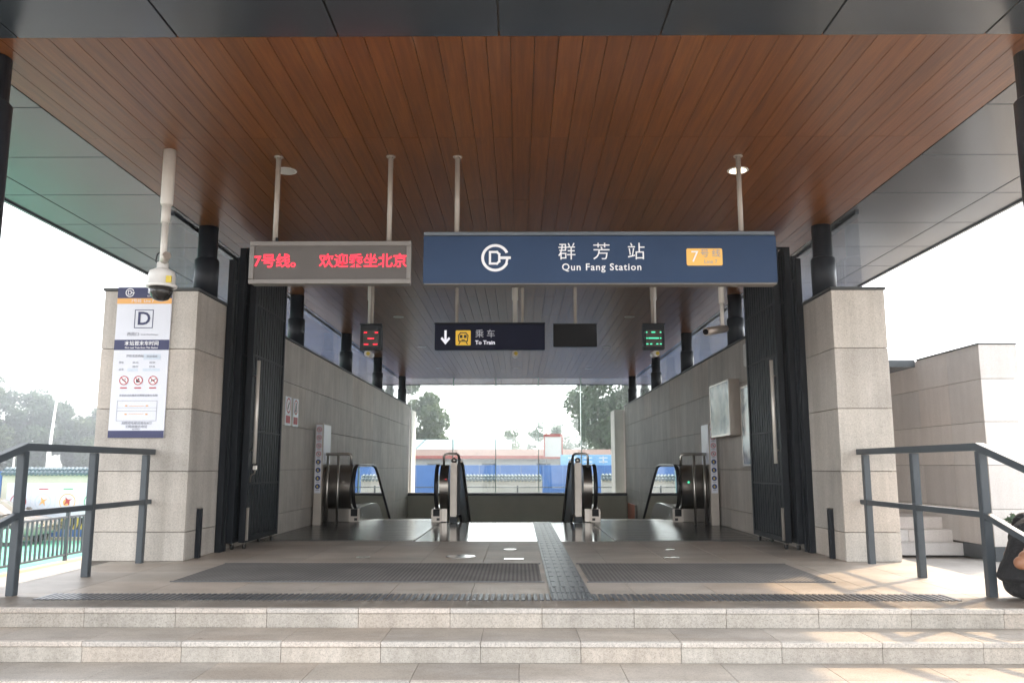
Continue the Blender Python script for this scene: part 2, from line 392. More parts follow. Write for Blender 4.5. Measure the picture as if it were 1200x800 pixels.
tiles(1.25, 3.2, 10.5, 10.62, 'groove', 1, 1, plat)
tiles(-1.25, 1.25, 10.5, 14.0, 'polish', 4, 6, plat)
box('base_course', -3.95, -3.9, 5.64, 8.3, -.5, -.002, 'riser', plat)
# grating slots in front of the landing plates
for s in (-1, 1):
    m = MB()
    for k in range(48):
        x = s*1.27+s*k*.04; m.box(min(x, x+s*.022), max(x, x+s*.022), 10.505, 10.615, -.001, .004)
    props(m.done('grating_bars', 'steel_dark', plat), kind='stuff')
# ---- steps
RISE, GO, NST = .122, .43, 6
steps = props(MB().box(-4.3, 3.88, 5.66, 6.1, -.8, -.04).done('steps', 'joint_light'), kind='structure')
for i in range(NST):
    ye = 5.6-i*GO; z = -i*RISE; xo = [0, .22, -.15, .1, .3, -.05][i]
    MB().box(-4.3, 3.88, ye+.03, ye+GO+.04, z-RISE-.02, z-.032).done('core', 'joint_light', steps)
    x = -4.3+xo-.3
    while x < 3.88:
        a = max(-4.3, x)+.0012; b = min(3.88, x+.6)-.0012
        if b-a > .05:
            box('tread_slab', a, b, ye+.045, ye+GO+(.03 if i else .04), z-.03, z, 'tread', steps, .002)
            box('nosing', a, b, ye-.006, ye+.0435, z-.03, z+.0005, 'nose', steps, .004)
            box('riser_slab', a, b, ye+.004, ye+.03, z-RISE+.001, z-.031, 'riser', steps, .0015)
        x += .6
zl = -NST*RISE
land = props(MB().box(-4.3, 5.2, -6, 5.6-(NST-1)*GO+.02, G-.1, zl-.032).done('landing', 'joint_light'), kind='structure')
tiles(-4.3, 5.2, .02, 5.6-(NST-1)*GO+.004, 'tile', 12, 5, land, zl)
tiles(-4.3, 5.2, -6, .02, 'tile', 8, 5, land, zl)

# ============================================================ STATION BUILDING
CZ = 3.56
ST = thing('station_entrance', (0, 8.3, 0), 'subway station entrance with granite walls, dark columns and timber lined flat canopy', 'station')
WT = 2.70
COURSE = [0, .28, .87, 1.49, 2.10, WT]
for s in (-1, 1):
    xi = s*HW; xo = s*(HW+.44); xp = -4.2 if s < 0 else 3.78
    core = MB()
    core.box(min(xi+s*.03, xo), max(xi+s*.03, xo), 8.33, 25.1, -6, WT-.004)
    core.box(min(xo, xp-s*.03), max(xo, xp-s*.03), 8.33, 9.0, G, WT-.004)
    wl = core.done('wall', 'joint', ST)
    fx = xi+s*.0005
    # front slabs
    for z0, z1 in zip(COURSE, COURSE[1:]):
        box('stone_slab', min(fx, xp), max(fx, xp), 8.30, 8.33, z0+.003, z1-.003, 'pier', wl, .002)
        box('stone_slab', min(xp, xp-s*.03), max(xp, xp-s*.03), 8.3305, 9.0, z0+.003, z1-.003, 'pier', wl, .002)
        y = 8.331; k = 0
        while y < 25.0:
            l = .78 if k == 0 else 1.2
            y1 = min(25.05, y+l)
            box('stone_slab', min(xi, xi+s*.03), max(xi, xi+s*.03), y+.0015, y1-.0015, z0+.003, z1-.003, 'pier', wl, .002)
            y = y1; k += 1
    # lower stairwell lining
    box('well_lining', min(xi, xi+s*.03), max(xi, xi+s*.03), 14.0, 25.05, -6, -.004, 'pier', wl)
    box('coping', min(xi-s*.015, xo+s*.02), max(xi-s*.015, xo+s*.02), 8.285, 25.1, WT, WT+.03, 'coping', ST, .004)
    box('coping', min(xo+s*.021, xp+s*.015), max(xo+s*.021, xp+s*.015), 8.285, 9.02, WT, WT+.0295, 'coping', ST, .004)
    # outer jamb beyond the far glass
    jx = (2.96, 3.3) if s > 0 else (-3.5, -3.21)
    box('jamb', jx[0], jx[1], 25.3, 26.3, G, 2.62, 'pav', ST, .005)
    # columns
    for i, cy in enumerate((5.05, 8.95, 12.7, 16.45, 20.2, 24.5)):
        cx = s*(HW+.18) if i else s*3.38
        zb = WT+.03 if i else -.245
        col = MB().lathe([(.105, 0), (.105, CZ+.03-zb)], (cx, cy, zb)).done('column', 'column', ST)
        zs = CZ-.36 if i else CZ-.30
        MB().lathe([(.13, zb), (.13, zs-.02), (.112, zs)], (cx, cy, 0)).done('column_sleeve', 'column', col)
    # clerestory panes
    ys = [8.4, 8.78, 9.12, 12.55, 12.85, 16.3, 16.6, 20.05, 20.35, 24.35]
    for a, b in ((8.4, 12.7), (12.72, 16.45), (16.47, 20.2), (20.22, 24.86)):
        box('clerestory_pane', s*(HW+.36)-.006, s*(HW+.36)+.006, a, b, WT+.03, CZ-.005, 'glass_side', ST)
    box('glazing_channel', s*(HW+.36)-.02, s*(HW+.36)+.02, 8.4, 24.86, CZ-.03, CZ-.0055, 'soffit', ST)
# far end wall and glass
MB().box(-HW, HW, 24.86, 25.1, -6, .06).done('end_wall', 'creamwall', ST)
box('end_wall_coping', -HW, HW, 24.82, 25.12, .0605, .14, 'coping', ST, .006)
for k in range(5):
    x0 = -3.2+k*1.28
    box('glass_pane', x0+.006, x0+1.274, 24.99, 25.002, .14, CZ+.01, 'glass', ST)
    if k: box('glass_fin', x0-.010, x0+.010, 24.85, 25.06, .14, CZ+.01, 'glass_fin', ST)
# roof
roof = MB().box(-5.08, 5.08, 3.78, 27.0, CZ+.034, CZ+.50).done('roof', 'joint', ST)
for a in ((-5.12, 5.12, 3.74, 3.7795), (-5.12, 5.12, 27.0005, 27.04)): box('fascia', *a, CZ-.02, CZ+.52, 'soffit', roof)
for a in ((-5.12, -5.0805), (5.0805, 5.12)): box('fascia', *a, 3.78, 27.0, CZ-.02, CZ+.52, 'soffit', roof)
NP = 46; PW = 7.0/NP; RL = 1.6; y = 4.8; row = 0; rest = MB()
while y < 24.99:
    y1 = min(25.0, y+RL)
    for i in range(NP):
        x0 = -3.5+i*PW
        dz = rnd.uniform(0, .0012)
        if row < 6: box('plank', x0+.0022, x0+PW-.0022, y+.001, y1-.001, CZ+dz, CZ+.0345, 'wood', roof)
        else: rest.box(x0+.0022, x0+PW-.0022, y+.001, y1-.001, CZ+dz, CZ+.0345)
    y = y1; row += 1
props(rest.done('plank', 'wood', roof), kind='stuff')
# metal soffit panels, 1 m module
for i in range(-5, 5):
    box('soffit_panel', max(-5.08, i+.0-.07)+.006, min(5.08, i+1-.07)-.006, 3.785, 4.795, CZ-.003, CZ+.034, 'soffit', roof, .002)
for s in (-1, 1):
    y = 4.801
    while y < 26.9:
        y1 = min(27.0, y+1.0)
        box('soffit_panel', min(s*3.507, s*4.66), max(s*3.507, s*4.66), y+.005, y1-.005, CZ-.002, CZ+.034, 'soffit', roof, .002)
        box('soffit_panel', min(s*4.672, s*5.08), max(s*4.672, s*5.08), y+.005, y1-.005, CZ-.002, CZ+.034, 'soffit', roof, .002)
        y = y1
for i in range(7):
    box('soffit_panel', -3.5+i+.005, -2.5+i-.005, 25.02, 26.99, CZ-.002, CZ+.034, 'soffit', roof, .002)

# ---- stairs down between the escalators
stair = thing('stairway', (0, 14, 0), 'granite stairway going down between the two escalators', 'stairs')
box('nosing_strip', -1.0, 1.0, 14.001, 14.06, -.03, .001, 'tactile_base', stair)
m = MB()
for k in range(44): m.box(-.98+k*.045, -.98+k*.045+.024, 14.004, 14.056, .001, .005)
props(m.done('tactile_bar', 'groove', stair), kind='stuff')
for k in range(34):
    y0 = 14.06+k*.31
    box('stair_step', -1.0, 1.0, y0, y0+.32, -(k+1)*.155-.2, -(k+1)*.155+.125 if k == 0 else -(k)*.155-.03, 'tile', stair)

# ============================================================ FLOOR FITTINGS
def entrance_mat(x0, x1, label):
    t = thing('entrance_mat', ((x0+x1)/2, 7.5, 0), label, 'mat', 'grey entrance mats')
    box('mat_surface', x0, x1, 6.86, 8.1, .001, .009, 'mat', t, .003)
    fr = MB()
    for a in ((x0-.02, x1+.02, 6.84, 6.859), (x0-.02, x1+.02, 8.101, 8.12)): fr.box(*a, .001, .007)
    fr.done('edge_trim', 'tactile', t)
entrance_mat(-2.74, .235, 'wide dark grey ribbed entrance mat in front of the red crossed escalator')
entrance_mat(.615, 2.56, 'shorter dark grey ribbed entrance mat with sunlit corner')
# tactile guide strip to the stairs
t = thing('tactile_guide_strip', (.33, 10, 0), 'long metal tactile guide strip leading to the central stairs', 'tactile strip')
y = 5.93
while y < 13.95:
    y1 = min(13.99, y+.3)
    pl = box('tactile_tile', STRIP[0], STRIP[1], y+.002, y1-.002, .001, .006, 'tactile', t)
    if y > 6.25:
        for k in range(4):
            x = STRIP[0]+.04+k*.07; box('tactile_bar', x-.0175, x+.0175, y+.012, y1-.012, .0062, .0115, 'tactile', pl, .002)
    else:
        for k in range(8):
            x = STRIP[0]+.02+k*.0355; box('tactile_bar', x-.011, x+.011, y+.012, y1-.012, .0062, .0115, 'tactile', pl, .002)
    y = y1
for x0, x1, lab in ((-3.34, .278, 'long row of metal tactile warning bars along the step edge, beside the wide mat'), (.572, 3.12, 'shorter row of metal tactile warning bars along the step edge, partly sunlit')):
    t = thing('tactile_warning_strip', ((x0+x1)/2, 6.0, 0), lab, 'tactile strip', 'tactile warning strips')
    nseg = round((x1-x0)/.3); d = (x1-x0)/nseg
    for j in range(nseg):
        m = MB()
        for k in range(7):
            a = x0+j*d+k*d/7+.004; m.box(a, a+d/7-.016, 5.93, 6.21, .0005, .0065)
        props(m.done('tactile_bar', 'tactile', t, bev=.0015), kind='stuff')
def round_cover(x, y, r, lab):
    o = MB().lathe([(r, 0), (r, .004), (r-.004, .006)], (x, y, .0005)).done('floor_cover', 'cover'); props(o, lab, 'floor cover')
round_cover(-.55, 8.74, .155, 'round polished metal cover in the floor behind the wide mat')
round_cover(-.05, 9.46, .075, 'small round metal cover in the floor towards the polished landing')
for x, y, w_, d_, lab in ((.0, 8.50, .20, .12, 'small bright rectangular metal plate in the floor beside the guide strip'), (-1.54, 8.65, .14, .07, 'narrow metal plate in the floor on the left mat side'),
                          (1.60, 8.66, .16, .07, 'narrow dark metal plate in the floor behind the shorter mat'), (1.73, 9.46, .10, .06, 'tiny metal plate in the floor ahead of the green signal')):
    props(box('floor_plate', x-w_/2, x+w_/2, y-d_/2, y+d_/2, .0005, .006, 'cover', None, .002), lab, 'floor plate')

# ============================================================ HANDRAILS AT THE STEPS
def handrail(x, lab, s):
    t = thing('handrail', (x, 6.2, 0), lab, 'handrail', 'handrails beside the steps')
    def seg(name, a, b, wx, wz):
        a = Vector(a); b = Vector(b); d = b-a; L = d.length; ang = math.atan2(d.z, d.y)
        me = box_mesh(wx, L, wz, 'rail', .004, 2); mobj(name, me, 'rail', t, (a+b)/2, (ang, 0, 0))
    py_ = [8.15, 7.15, 6.12]
    for i, yp in enumerate(py_):
        box('post', x-.030, x+.030, yp-.030, yp+.030, -.002, 1.03, 'rail', t, .004, 2)
    sl_ = RISE/GO; yL = 3.32
    zb = -5*RISE
    def zt(y): return -(6.12-y)*sl_
    for yp in (5.0, 3.9): 
        k = int((5.6-yp)/GO)+1
        box('post', x-.030, x+.030, yp-.030, yp+.030, -k*RISE-.002, 1.03+zt(yp), 'rail', t, .004, 2)
    seg('top_rail', (x, 8.28, 1.06), (x, 6.12, 1.06), .07, .055)
    seg('top_rail', (x, 6.14, 1.065), (x, 3.8, 1.06+zt(3.8)), .069, .054)
    seg('mid_rail', (x, 8.28, .575), (x, 6.12, .575), .05, .045)
    seg('mid_rail', (x, 6.13, .577), (x, 3.8, .575+zt(3.8)), .049, .044)
handrail(-3.60, 'dark grey metal handrail beside the steps on the pier with the exit D board', -1)
handrail(3.42, 'dark grey metal handrail beside the steps on the plain granite pier', 1)

# ============================================================ FOLDING GATES
def gate(s, lab):
    x = s*3.10; t = thing('folding_gate', (x, 9.3, 0), lab, 'gate', 'open folding gates')
    for li, (xx, ya, yb) in enumerate(((s*3.05, 9.44, 10.72), (s*3.155, 9.34, 10.55))):
        top = 3.46-.03*li
        for yy in (ya, yb-.05): box('stile', xx-.035, xx+.035, yy, yy+.05, .075, top, 'gate', t, .003)
        box('frame_rail', xx-.03, xx+.03, ya+.05, yb-.05, .075, .14, 'gate', t, .003)
        box('frame_rail', xx-.03, xx+.03, ya+.05, yb-.05, top-.06, top, 'gate', t, .003)
        nb = 12
        for k in range(nb):
            yy = ya+.05+(k+.5)*(yb-ya-.1)/nb
            box('slat', xx-.02, xx+.02, yy-.038, yy+.038, .14, top-.06, 'gate', t, .003)
        for zz in (.72, 1.32, 2.20, 2.80):
            box('cross_bar', xx-.027, xx+.027, ya+.05, yb-.05, zz-.012, zz+.012, 'gate', t, .002)
        for yy in (ya+.09, yb-.15):
            c = box('castor', xx-.022, xx+.022, yy-.03, yy+.03, .055, .076, 'steel_dark', t, .003)
            me = MB(); me.tube([(xx-.014, yy+.01, .032), (xx+.014, yy+.01, .032)], .032, 16); me.done('wheel', 'rubber', c)
    for zz in (3.36,):
        box('hinge_plate', min(s*3.05, s*3.155)-.03, max(s*3.05, s*3.155)+.03, 9.36, 9.47, 3.43, 3.435, 'gate', t)
    box('guide_post', min(s*3.17, s*3.235), max(s*3.17, s*3.235), 9.12, 9.20, 0, 3.24, 'gate', t, .004)
    box('guide_post', min(s*3.17, s*3.235), max(s*3.17, s*3.235), 9.24, 9.30, 0, 3.30, 'gate', t, .004)
    box('post_tie', min(s*3.17, s*3.23), max(s*3.17, s*3.23), 9.16, 9.28, 2.98, 3.02, 'gate', t, .003)
    hx = s*2.965
    h = MB().tube([(hx, 9.50, .95), (hx, 9.50, 2.13)], .021, 14).done('pull_handle', 'handle', t)
    for zz in (1.10, 1.95): MB().tube([(hx, 9.50, zz), (s*3.02, 9.50, zz)], .010, 8).done('handle_bracket', 'steel_dark', h)
    box('floor_bolt', min(s*2.985, s*3.014), max(s*2.985, s*3.014), 9.445, 9.47, .10, .46, 'steel_dark', t, .003)
    if s < 0:
        pk = MB().tube([(hx+.005, 9.475, .95), (hx+.03, 9.46, .90), (hx+.02, 9.47, .84), (hx-.02, 9.47, .82), (hx-.03, 9.47, .74)], .010, 8).done('chain', 'steel_dark', t)
        box('padlock', hx-.0, hx+.05, 9.44, 9.47, .875, .93, 'steel', t, .006)
    return t
gate(-1, 'dark slatted folding gate with padlock and chain, folded back against the wall')
gate(1, 'dark slatted folding gate folded back beside the wall light boxes')
for s, lab in ((-1, 'short dark gate stop post at the foot of the pier with exit D board'), (1, 'short dark gate stop post at the foot of the plain pier')):
    t = thing('gate_stop_post', (s*3.215, 8.62, 0), lab, 'post', 'gate stop posts')
    box('channel', s*3.215-.022, s*3.215+.022, 8.57, 8.63, 0, .49, 'column', t, .003)
    box('cap', s*3.215-.024, s*3.215+.024, 8.565, 8.635, .49, .50, 'steel_dark', t, .002)

# ============================================================ HANGING SIGNS
def hanger(t, x, y, z0, r=.021, mt='pole'):
    h = MB().tube([(x, y, z0), (x, y, CZ+.004)], r, 14).done('hanger', mt, t)
    MB().lathe([(r*1.9, 0), (r*1.9, .008)], (x, y, CZ-.0085)).done('ceiling_flange', mt, h)
# station name sign
SY = 6.75
t = thing('station_name_sign', (.72, SY, 2.43), 'long blue station name sign with white lettering and yellow line badge', 'sign')
bd = box('sign_box', -.75, 2.21, SY, SY+.14, 2.43, 2.835, 'blue', t, .006, 2)
box('top_rail', -.75, 2.205, SY+.012, SY+.13, 2.842, 2.875, 'strip', t, .004)
box('bottom_lip', -.745, 2.205, SY+.01, SY+.13, 2.421, 2.4295, 'led_frame', t)
for x in (-.475, 1.94): hanger(t, x, SY+.07, 2.87)
sf = SY-.003
logo((-.145, sf, 2.645), .118, 'ink_white', t)
for x, ch in ((.455, '群'), (.745, '芳'), (1.035, '站')): txt(ch, .155, (x, sf, 2.688), 'ink_white', t, off=-.0002)
txt('Qun Fang Station', .082, (.745, sf, 2.562), 'ink_white', t, off=.0012, space=1.15)
p = Print((0, sf, 0)); p.rrect(1.455, 1.755, 2.575, 2.722, .014); p.done('line_badge', 'amber', t)
txt('7', .135, (1.523, sf-.002, 2.648), 'ink_white', t); txt('号 线', .075, (1.655, sf-.002, 2.676), 'ink_grey', t); txt('Line 7', .045, (1.655, sf-.002, 2.607), 'ink_grey', t)
# LED
t = thing('led_display', (-1.55, SY, 2.43), 'hanging LED display with red Chinese running text in grey frame', 'display')
box('display_case', -2.20, -.86, SY+.012, SY+.12, 2.43, 2.785, 'led_frame', t, .004)
for a in ((-2.21, -.85, 2.75, 2.79), (-2.21, -.85, 2.425, 2.465)): box('frame_bar', a[0], a[1], SY-.012, SY+.0115, a[2], a[3], 'led_frame', t, .004)
for a in ((-2.21, -2.17), (-.89, -.85)): box('frame_bar', a[0], a[1], SY-.012, SY+.0115, 2.4652, 2.7498, 'led_frame', t, .004)
box('led_matrix', -2.17, -.89, SY+.002, SY+.0118, 2.4655, 2.7495, 'led_off', t)
txt('7号线。', .125, (-2.175, SY-.002, 2.615), 'led_red', t, align='LEFT', off=.0025, ext=.0005, space=.98)
txt('欢迎乘坐北京', .125, (-1.625, SY-.002, 2.615), 'led_red', t, align='LEFT', off=.0022, ext=.0005, space=.98)
for x in (-2.02, -1.05): hanger(t, x, SY+.06, 2.78)
box('cable_clip', -2.005, -1.985, SY+.02, SY+.04, 2.785, 2.83, 'black', t)
# direction sign
DY = 10.6
t = thing('direction_sign', (-.34, DY, 2.4), 'dark hanging direction sign with white arrow and yellow train icon', 'sign')
box('sign_box', -1.04, .39, DY, DY+.10, 2.41, 2.745, 'navy', t, .006)
box('top_trim', -1.045, .395, DY-.004, DY+.104, 2.7455, 2.765, 'black', t, .003)
for x in (-.76, .10): hanger(t, x, DY+.05, 2.76, .022, 'pole')
f_ = DY-.003
p = Print((-.90, f_, 2.565)); p.line((0, .085), (0, -.03), .030); p.lift = .0003; p.poly([(-.062, -.012), (-.045, .012), (0, -.038), (.045, .012), (.062, -.012), (0, -.088)]); p.done('arrow', 'lit_white', t)
p = Print((-.67, f_, 2.565)); p.rrect(-.098, .098, -.098, .098, .012); p.done('train_badge', 'amber2', t)
p = Print((-.67, f_-.001, 2.565)); p.path([(-.055, -.045), (-.062, .03), (-.035, .066), (.035, .066), (.062, .03), (.055, -.045), (-.055, -.045)], .013)
p.lift = .001; p.rect(-.045, -.008, -.002, .038); p.rect(.008, .045, -.002, .038); p.rect(-.022, .022, -.035, -.022); p.line((-.04, -.055), (-.055, -.082), .012); p.line((.04, -.055), (.055, -.082), .012); p.done('train_icon', 'ink_black', t)
txt('乘 车', .115, (-.385, f_, 2.612), 'dim_white', t); txt('To Train', .072, (-.385, f_, 2.502), 'lit_white', t, off=.0016)
# blank sign
t = thing('blank_sign', (.78, DY, 2.4), 'small blank black hanging panel beside the direction sign', 'sign')
box('panel', .50, 1.065, DY, DY+.07, 2.45, 2.742, 'black', t, .006); box('rim', .495, 1.07, DY-.004, DY+.074, 2.7425, 2.752, 'rubber', t)
hanger(t, .79, DY+.035, 2.75, .022)
# lane signals
def signal(x, mt, lab, pat):
    t = thing('lane_signal', (x, DY, 2.4), lab, 'signal', 'escalator lane signals')
    box('housing', x-.14, x+.14, DY, DY+.10, 2.41, 2.745, 'column', t, .008, 2)
    box('visor', x-.145, x+.145, DY-.03, DY-.0005, 2.735, 2.75, 'column', t, .003)
    box('led_face', x-.10, x+.10, DY-.004, DY-.0005, 2.452, 2.665, 'led_off', t)
    m = Print((x, DY-.006, 2.558))
    for u0, u1, v in pat: m.rect(u0, u1, v-.008, v+.008)
    m.done('led_symbol', mt, t)
    hanger(t, x, DY+.05, 2.745, .022)
signal(-1.87, 'led_red', 'small hanging signal showing a red cross over the escalator', [(-.092, -.05, .078), (.05, .092, .078), (-.042, .042, 0), (-.088, -.03, -.076), (.03, .088, -.076)])
signal(1.80, 'led_green', 'small hanging signal showing green arrow lights over the escalator', [(-.10, -.082, .078), (-.03, .02, .078), (.08, .098, .078), (-.098, -.08, 0), (-.07, .065, 0), (.08, .098, 0), (-.098, -.072, -.076), (-.05, -.022, -.076), (.03, .056, -.076), (.078, .10, -.076)])
# pole cameras behind the signals
for x, lab in ((-2.02, 'white ceiling pole camera behind the red signal'), (.0, 'white ceiling pole camera behind the direction sign'), (1.93, 'white ceiling pole camera behind the green signal')):
    t = thing('pole_camera', (x, 11.35, 2.4), lab, 'camera', 'pole cameras over the escalators')
    MB().lathe([(.034, 2.85), (.034, 3.2), (.045, 3.22), (.045, CZ+.003)], (x, 11.35, 0)).done('pole', 'white_pole', t)
    MB().lathe([(.020, 2.50), (.020, 2.851)], (x, 11.35, 0)).done('pole', 'white_pole', t)
    MB().tube([(x, 11.50, 2.46), (x, 11.18, 2.44)], .043, 16).done('housing', 'white', t)
    MB().tube([(x+.012, 11.179, 2.44), (x+.012, 11.172, 2.44)], .026, 14).done('lens_ring', 'ink_yellow', t)
# bullet camera
t = thing('bullet_camera', (2.42, 9.5, 2.45), 'white bullet camera on a ceiling pole in front of the clerestory', 'camera')
MB().lathe([(.034, 2.80), (.034, 3.1), (.048, 3.12), (.048, CZ+.003)], (2.42, 9.5, 0)).done('pole', 'white_pole', t)
MB().lathe([(.022, 2.50), (.022, 2.801)], (2.42, 9.5, 0)).done('pole', 'white_pole', t)
MB().tube([(2.46, 9.53, 2.505), (2.18, 9.30, 2.43)], .046, 18).done('housing', 'beige_steel', t)
MB().tube([(2.182, 9.302, 2.4305), (2.170, 9.292, 2.427)], .034, 18).done('lens', 'black', t)
box('bracket', 2.40, 2.44, 9.47, 9.53, 2.49, 2.55, 'white_pole', t, .006)
# dome camera
dx, dy = -2.90, 6.66
t = thing('dome_camera', (dx, dy, 2.3), 'white dome camera on a ceiling pole in front of the exit D board', 'camera')
MB().lathe([(.044, 3.08), (.050, 3.10), (.050, CZ+.003)], (dx, dy, 0)).done('pole', 'white_pole', t)
MB().lathe([(.036, 2.93), (.036, 3.0805)], (dx, dy, 0)).done('pole', 'white_pole', t)
MB().lathe([(.027, 2.55), (.027, 2.9305)], (dx, dy, 0)).done('pole', 'white_pole', t)
MB().lathe([(.102, 2.375), (.122, 2.378), (.124, 2.395), (.108, 2.405), (.108, 2.47), (.098, 2.51), (.06, 2.53), (.045, 2.54), (.045, 2.585), (.028, 2.59)], (dx, dy, 0)).done('housing', 'white', t)
MB().lathe([(.02, 2.263), (.06, 2.278), (.088, 2.318), (.097, 2.374)], (dx, dy, 0)).done('dome', mat('smoked_dome', (.02, .018, .016), .06), t)
MB().tube([(dx+.02, dy-.03, 2.60), (dx+.075, dy-.10, 2.625)], .033, 16).done('microphone', 'beige_steel', t)
MB().tube([(dx-.02, dy, 2.56), (dx-.06, dy, 2.60), (dx-.05, dy, 2.66), (dx-.02, dy, 2.68)], .006, 8).done('cable', 'black', t)
box('warning_tag', dx+.075, dx+.118, dy-.095, dy-.082, 2.40, 2.455, 'ink_yellow', t)
# downlights
for i, (x, y, lit) in enumerate(((-2.05, 7.15, 0), (2.03, 7.17, 1), (-2.1, 14.55, 0), (2.03, 14.57, 0), (-2.12, 18.3, 0), (2.0, 18.3, 0), (-2.1, 22.35, 0), (0, 22.35, 0), (1.95, 22.5, 0))):
    lab = ['unlit round downlight in the ceiling near the LED display hanger', 'glowing round downlight in the ceiling near the station sign hanger'][lit] if i < 2 else 'unlit round ceiling downlight %s, %s row' % ('over the stairs' if x == 0 else 'over the red crossed escalator' if x < 0 else 'over the green lit escalator', 'first' if y < 15 else 'second' if y < 20 else 'third')
    t = thing('downlight', (x, y, CZ), lab, 'ceiling light', 'ceiling downlights')
    MB().lathe([(.085, 0), (.085, -.004), (.094, -.005), (.094, .0)], (x, y, CZ-.0005)).done('trim_ring', 'white', t)
    MB().lathe([(.075, -.008), (.075, -.0055)], (x, y, CZ)).done('diffuser', 'lamp' if lit else 'lamp_dim', t)

# ============================================================ EXIT D BOARD
bx0, bx1, bz0, bz1 = -4.06, -3.50, 1.20, 2.735
BY = 8.282
t = thing('exit_board', ((bx0+bx1)/2, BY, bz0), 'tall white exit D information board with navy bands on the granite pier', 'sign')
box('panel', bx0, bx1, BY, 8.2985, bz0, bz1, 'board', t, .003)
W_ = bx1-bx0; f_ = BY-.002; cx = (bx0+bx1)/2
def band(z0, z1, mt, nm='printed_band', a=0., b=1.): Print((bx0, f_, 0)).rect(W_*a, W_*b, z0, z1).done(nm, mt, t)
band(2.62, bz1, 'ink_navy'); band(2.562, 2.6195, 'ink_orange'); band(2.085, 2.19, 'ink_navy'); band(bz0, 1.272, 'ink_navy')
f2 = f_-.0015
logo((bx0+.125, f2, 2.678), .045, 'ink_white', t)
txt('群芳站', .05, (cx+.10, f2, 2.69), 'ink_white', t); txt('Qun Fang Station', .022, (cx+.10, f2, 2.643), 'ink_white', t)
txt('7号线  Line 7', .042, (cx-.02, f2, 2.590), 'ink_white', t)
p = Print((cx+.005, f2, 2.405)); a_ = .092
p.path([(-a_, -a_), (a_, -a_), (a_, a_), (-a_, a_), (-a_, -a_)], .007); p.done('letter_frame', 'ink_navy', t)
txt('D', .19, (cx+.005, f2, 2.403), 'ink_navy', t, off=.003)
txt('西南口', .042, (cx-.095, f2, 2.245), 'ink_grey', t); txt('South West Entrance', .020, (cx+.075, f2, 2.243), 'ink_grey', t)
txt('本站首末车时间', .050, (cx, f2, 2.150), 'ink_white', t, off=.0008); txt('First Last Train from This Station', .025, (cx, f2, 2.108), 'ink_white', t, off=.0004)
band(1.985, 2.045, 'ink_pale', 'table_cell', .55, .86); band(1.87, 1.897, 'ink_pale', 'table_cell', .27, .46); band(1.87, 1.897, 'ink_pale', 'table_cell', .55, .86)
txt('开往北京西站', .030, (cx-.06, f2, 2.022), 'ink_grey', t); txt('开往花庄', .028, (cx+.115, f2-.001, 2.018), 'ink_grey', t)
txt('首车', .026, (cx-.195, f2, 1.955), 'ink_grey', t); txt('05:15', .026, (cx-.05, f2, 1.955), 'ink_grey', t); txt('05:49', .026, (cx+.12, f2, 1.955), 'ink_grey', t)
txt('末车', .026, (cx-.19, f2, 1.885), 'ink_grey', t); txt('22:17', .026, (cx-.05, f2, 1.915), 'ink_grey', t); txt('23:30', .026, (cx+.12, f2, 1.915), 'ink_grey', t)
for k, xk in enumerate((-.155, -.01, .14)):
    p = Print((cx+xk, f2, 1.775)); p.disc(0, 0, .040); p.done('pictogram_face', 'ink_white', t)
    p = Print((cx+xk, f2-.0006, 1.775))
    if k == 0: p.line((-.015, .012), (.015, -.012), .012); p.disc(.012, .014, .006)
    elif k == 1: p.rect(-.02, .016, -.02, 0); p.disc(.004, .014, .009); p.rect(-.022, -.012, -.005, .012)
    else: p.rect(-.018, .014, -.006, .008); p.line((-.016, -.006), (-.022, -.02), .006); p.line((.012, -.006), (.02, -.02), .006); p.line((.014, .006), (.024, .016), .008)
    p.done('pictogram', 'ink_black', t)
    p = Print((cx+xk, f2-.0012, 1.775)); p.arc(0, 0, .042, .009, 0, 360, 28); p.lift = .0004; p.line((-.027, .027), (.027, -.027), .007); p.done('prohibition_ring', 'ink_red', t)
    Print((cx+xk, f2, 1.70)).rect(-.035, .035, -.006, .006).done('caption', 'ink_red', t)
txt('本站自动扶梯及无障碍设施分布图', .026, (cx, f2, 1.622), 'ink_grey', t)
p = Print((cx-.005, f2, 1.47)); a_, b_ = .20, .10
p.path([(-a_, -b_), (a_, -b_), (a_, b_), (-a_, b_), (-a_, -b_)], .004); p.lift = .0005; p.line((-a_, -.002), (a_, -.002), .003); p.line((-a_, .03), (a_, .03), .0025); p.done('map_outline', 'ink_grey', t)
p = Print((cx-.005, f2, 1.47))
for u, v in ((-.11, .05), (.10, .05), (-.11, -.035), (.10, -.035)): p.rect(u-.012, u+.012, v-.006, v+.006)
p.rect(-.08, .07, .045, .049); p.rect(-.08, .07, -.033, -.029); p.done('map_marks', 'ink_orange', t)
txt('无障碍电梯设置在B口', .032, (cx, f2, 1.345), 'ink_grey', t); txt('无障碍服务电话', .032, (cx, f2, 1.310), 'ink_grey', t); txt('86230921', .02, (cx, f2, 1.285), 'ink_grey', t)

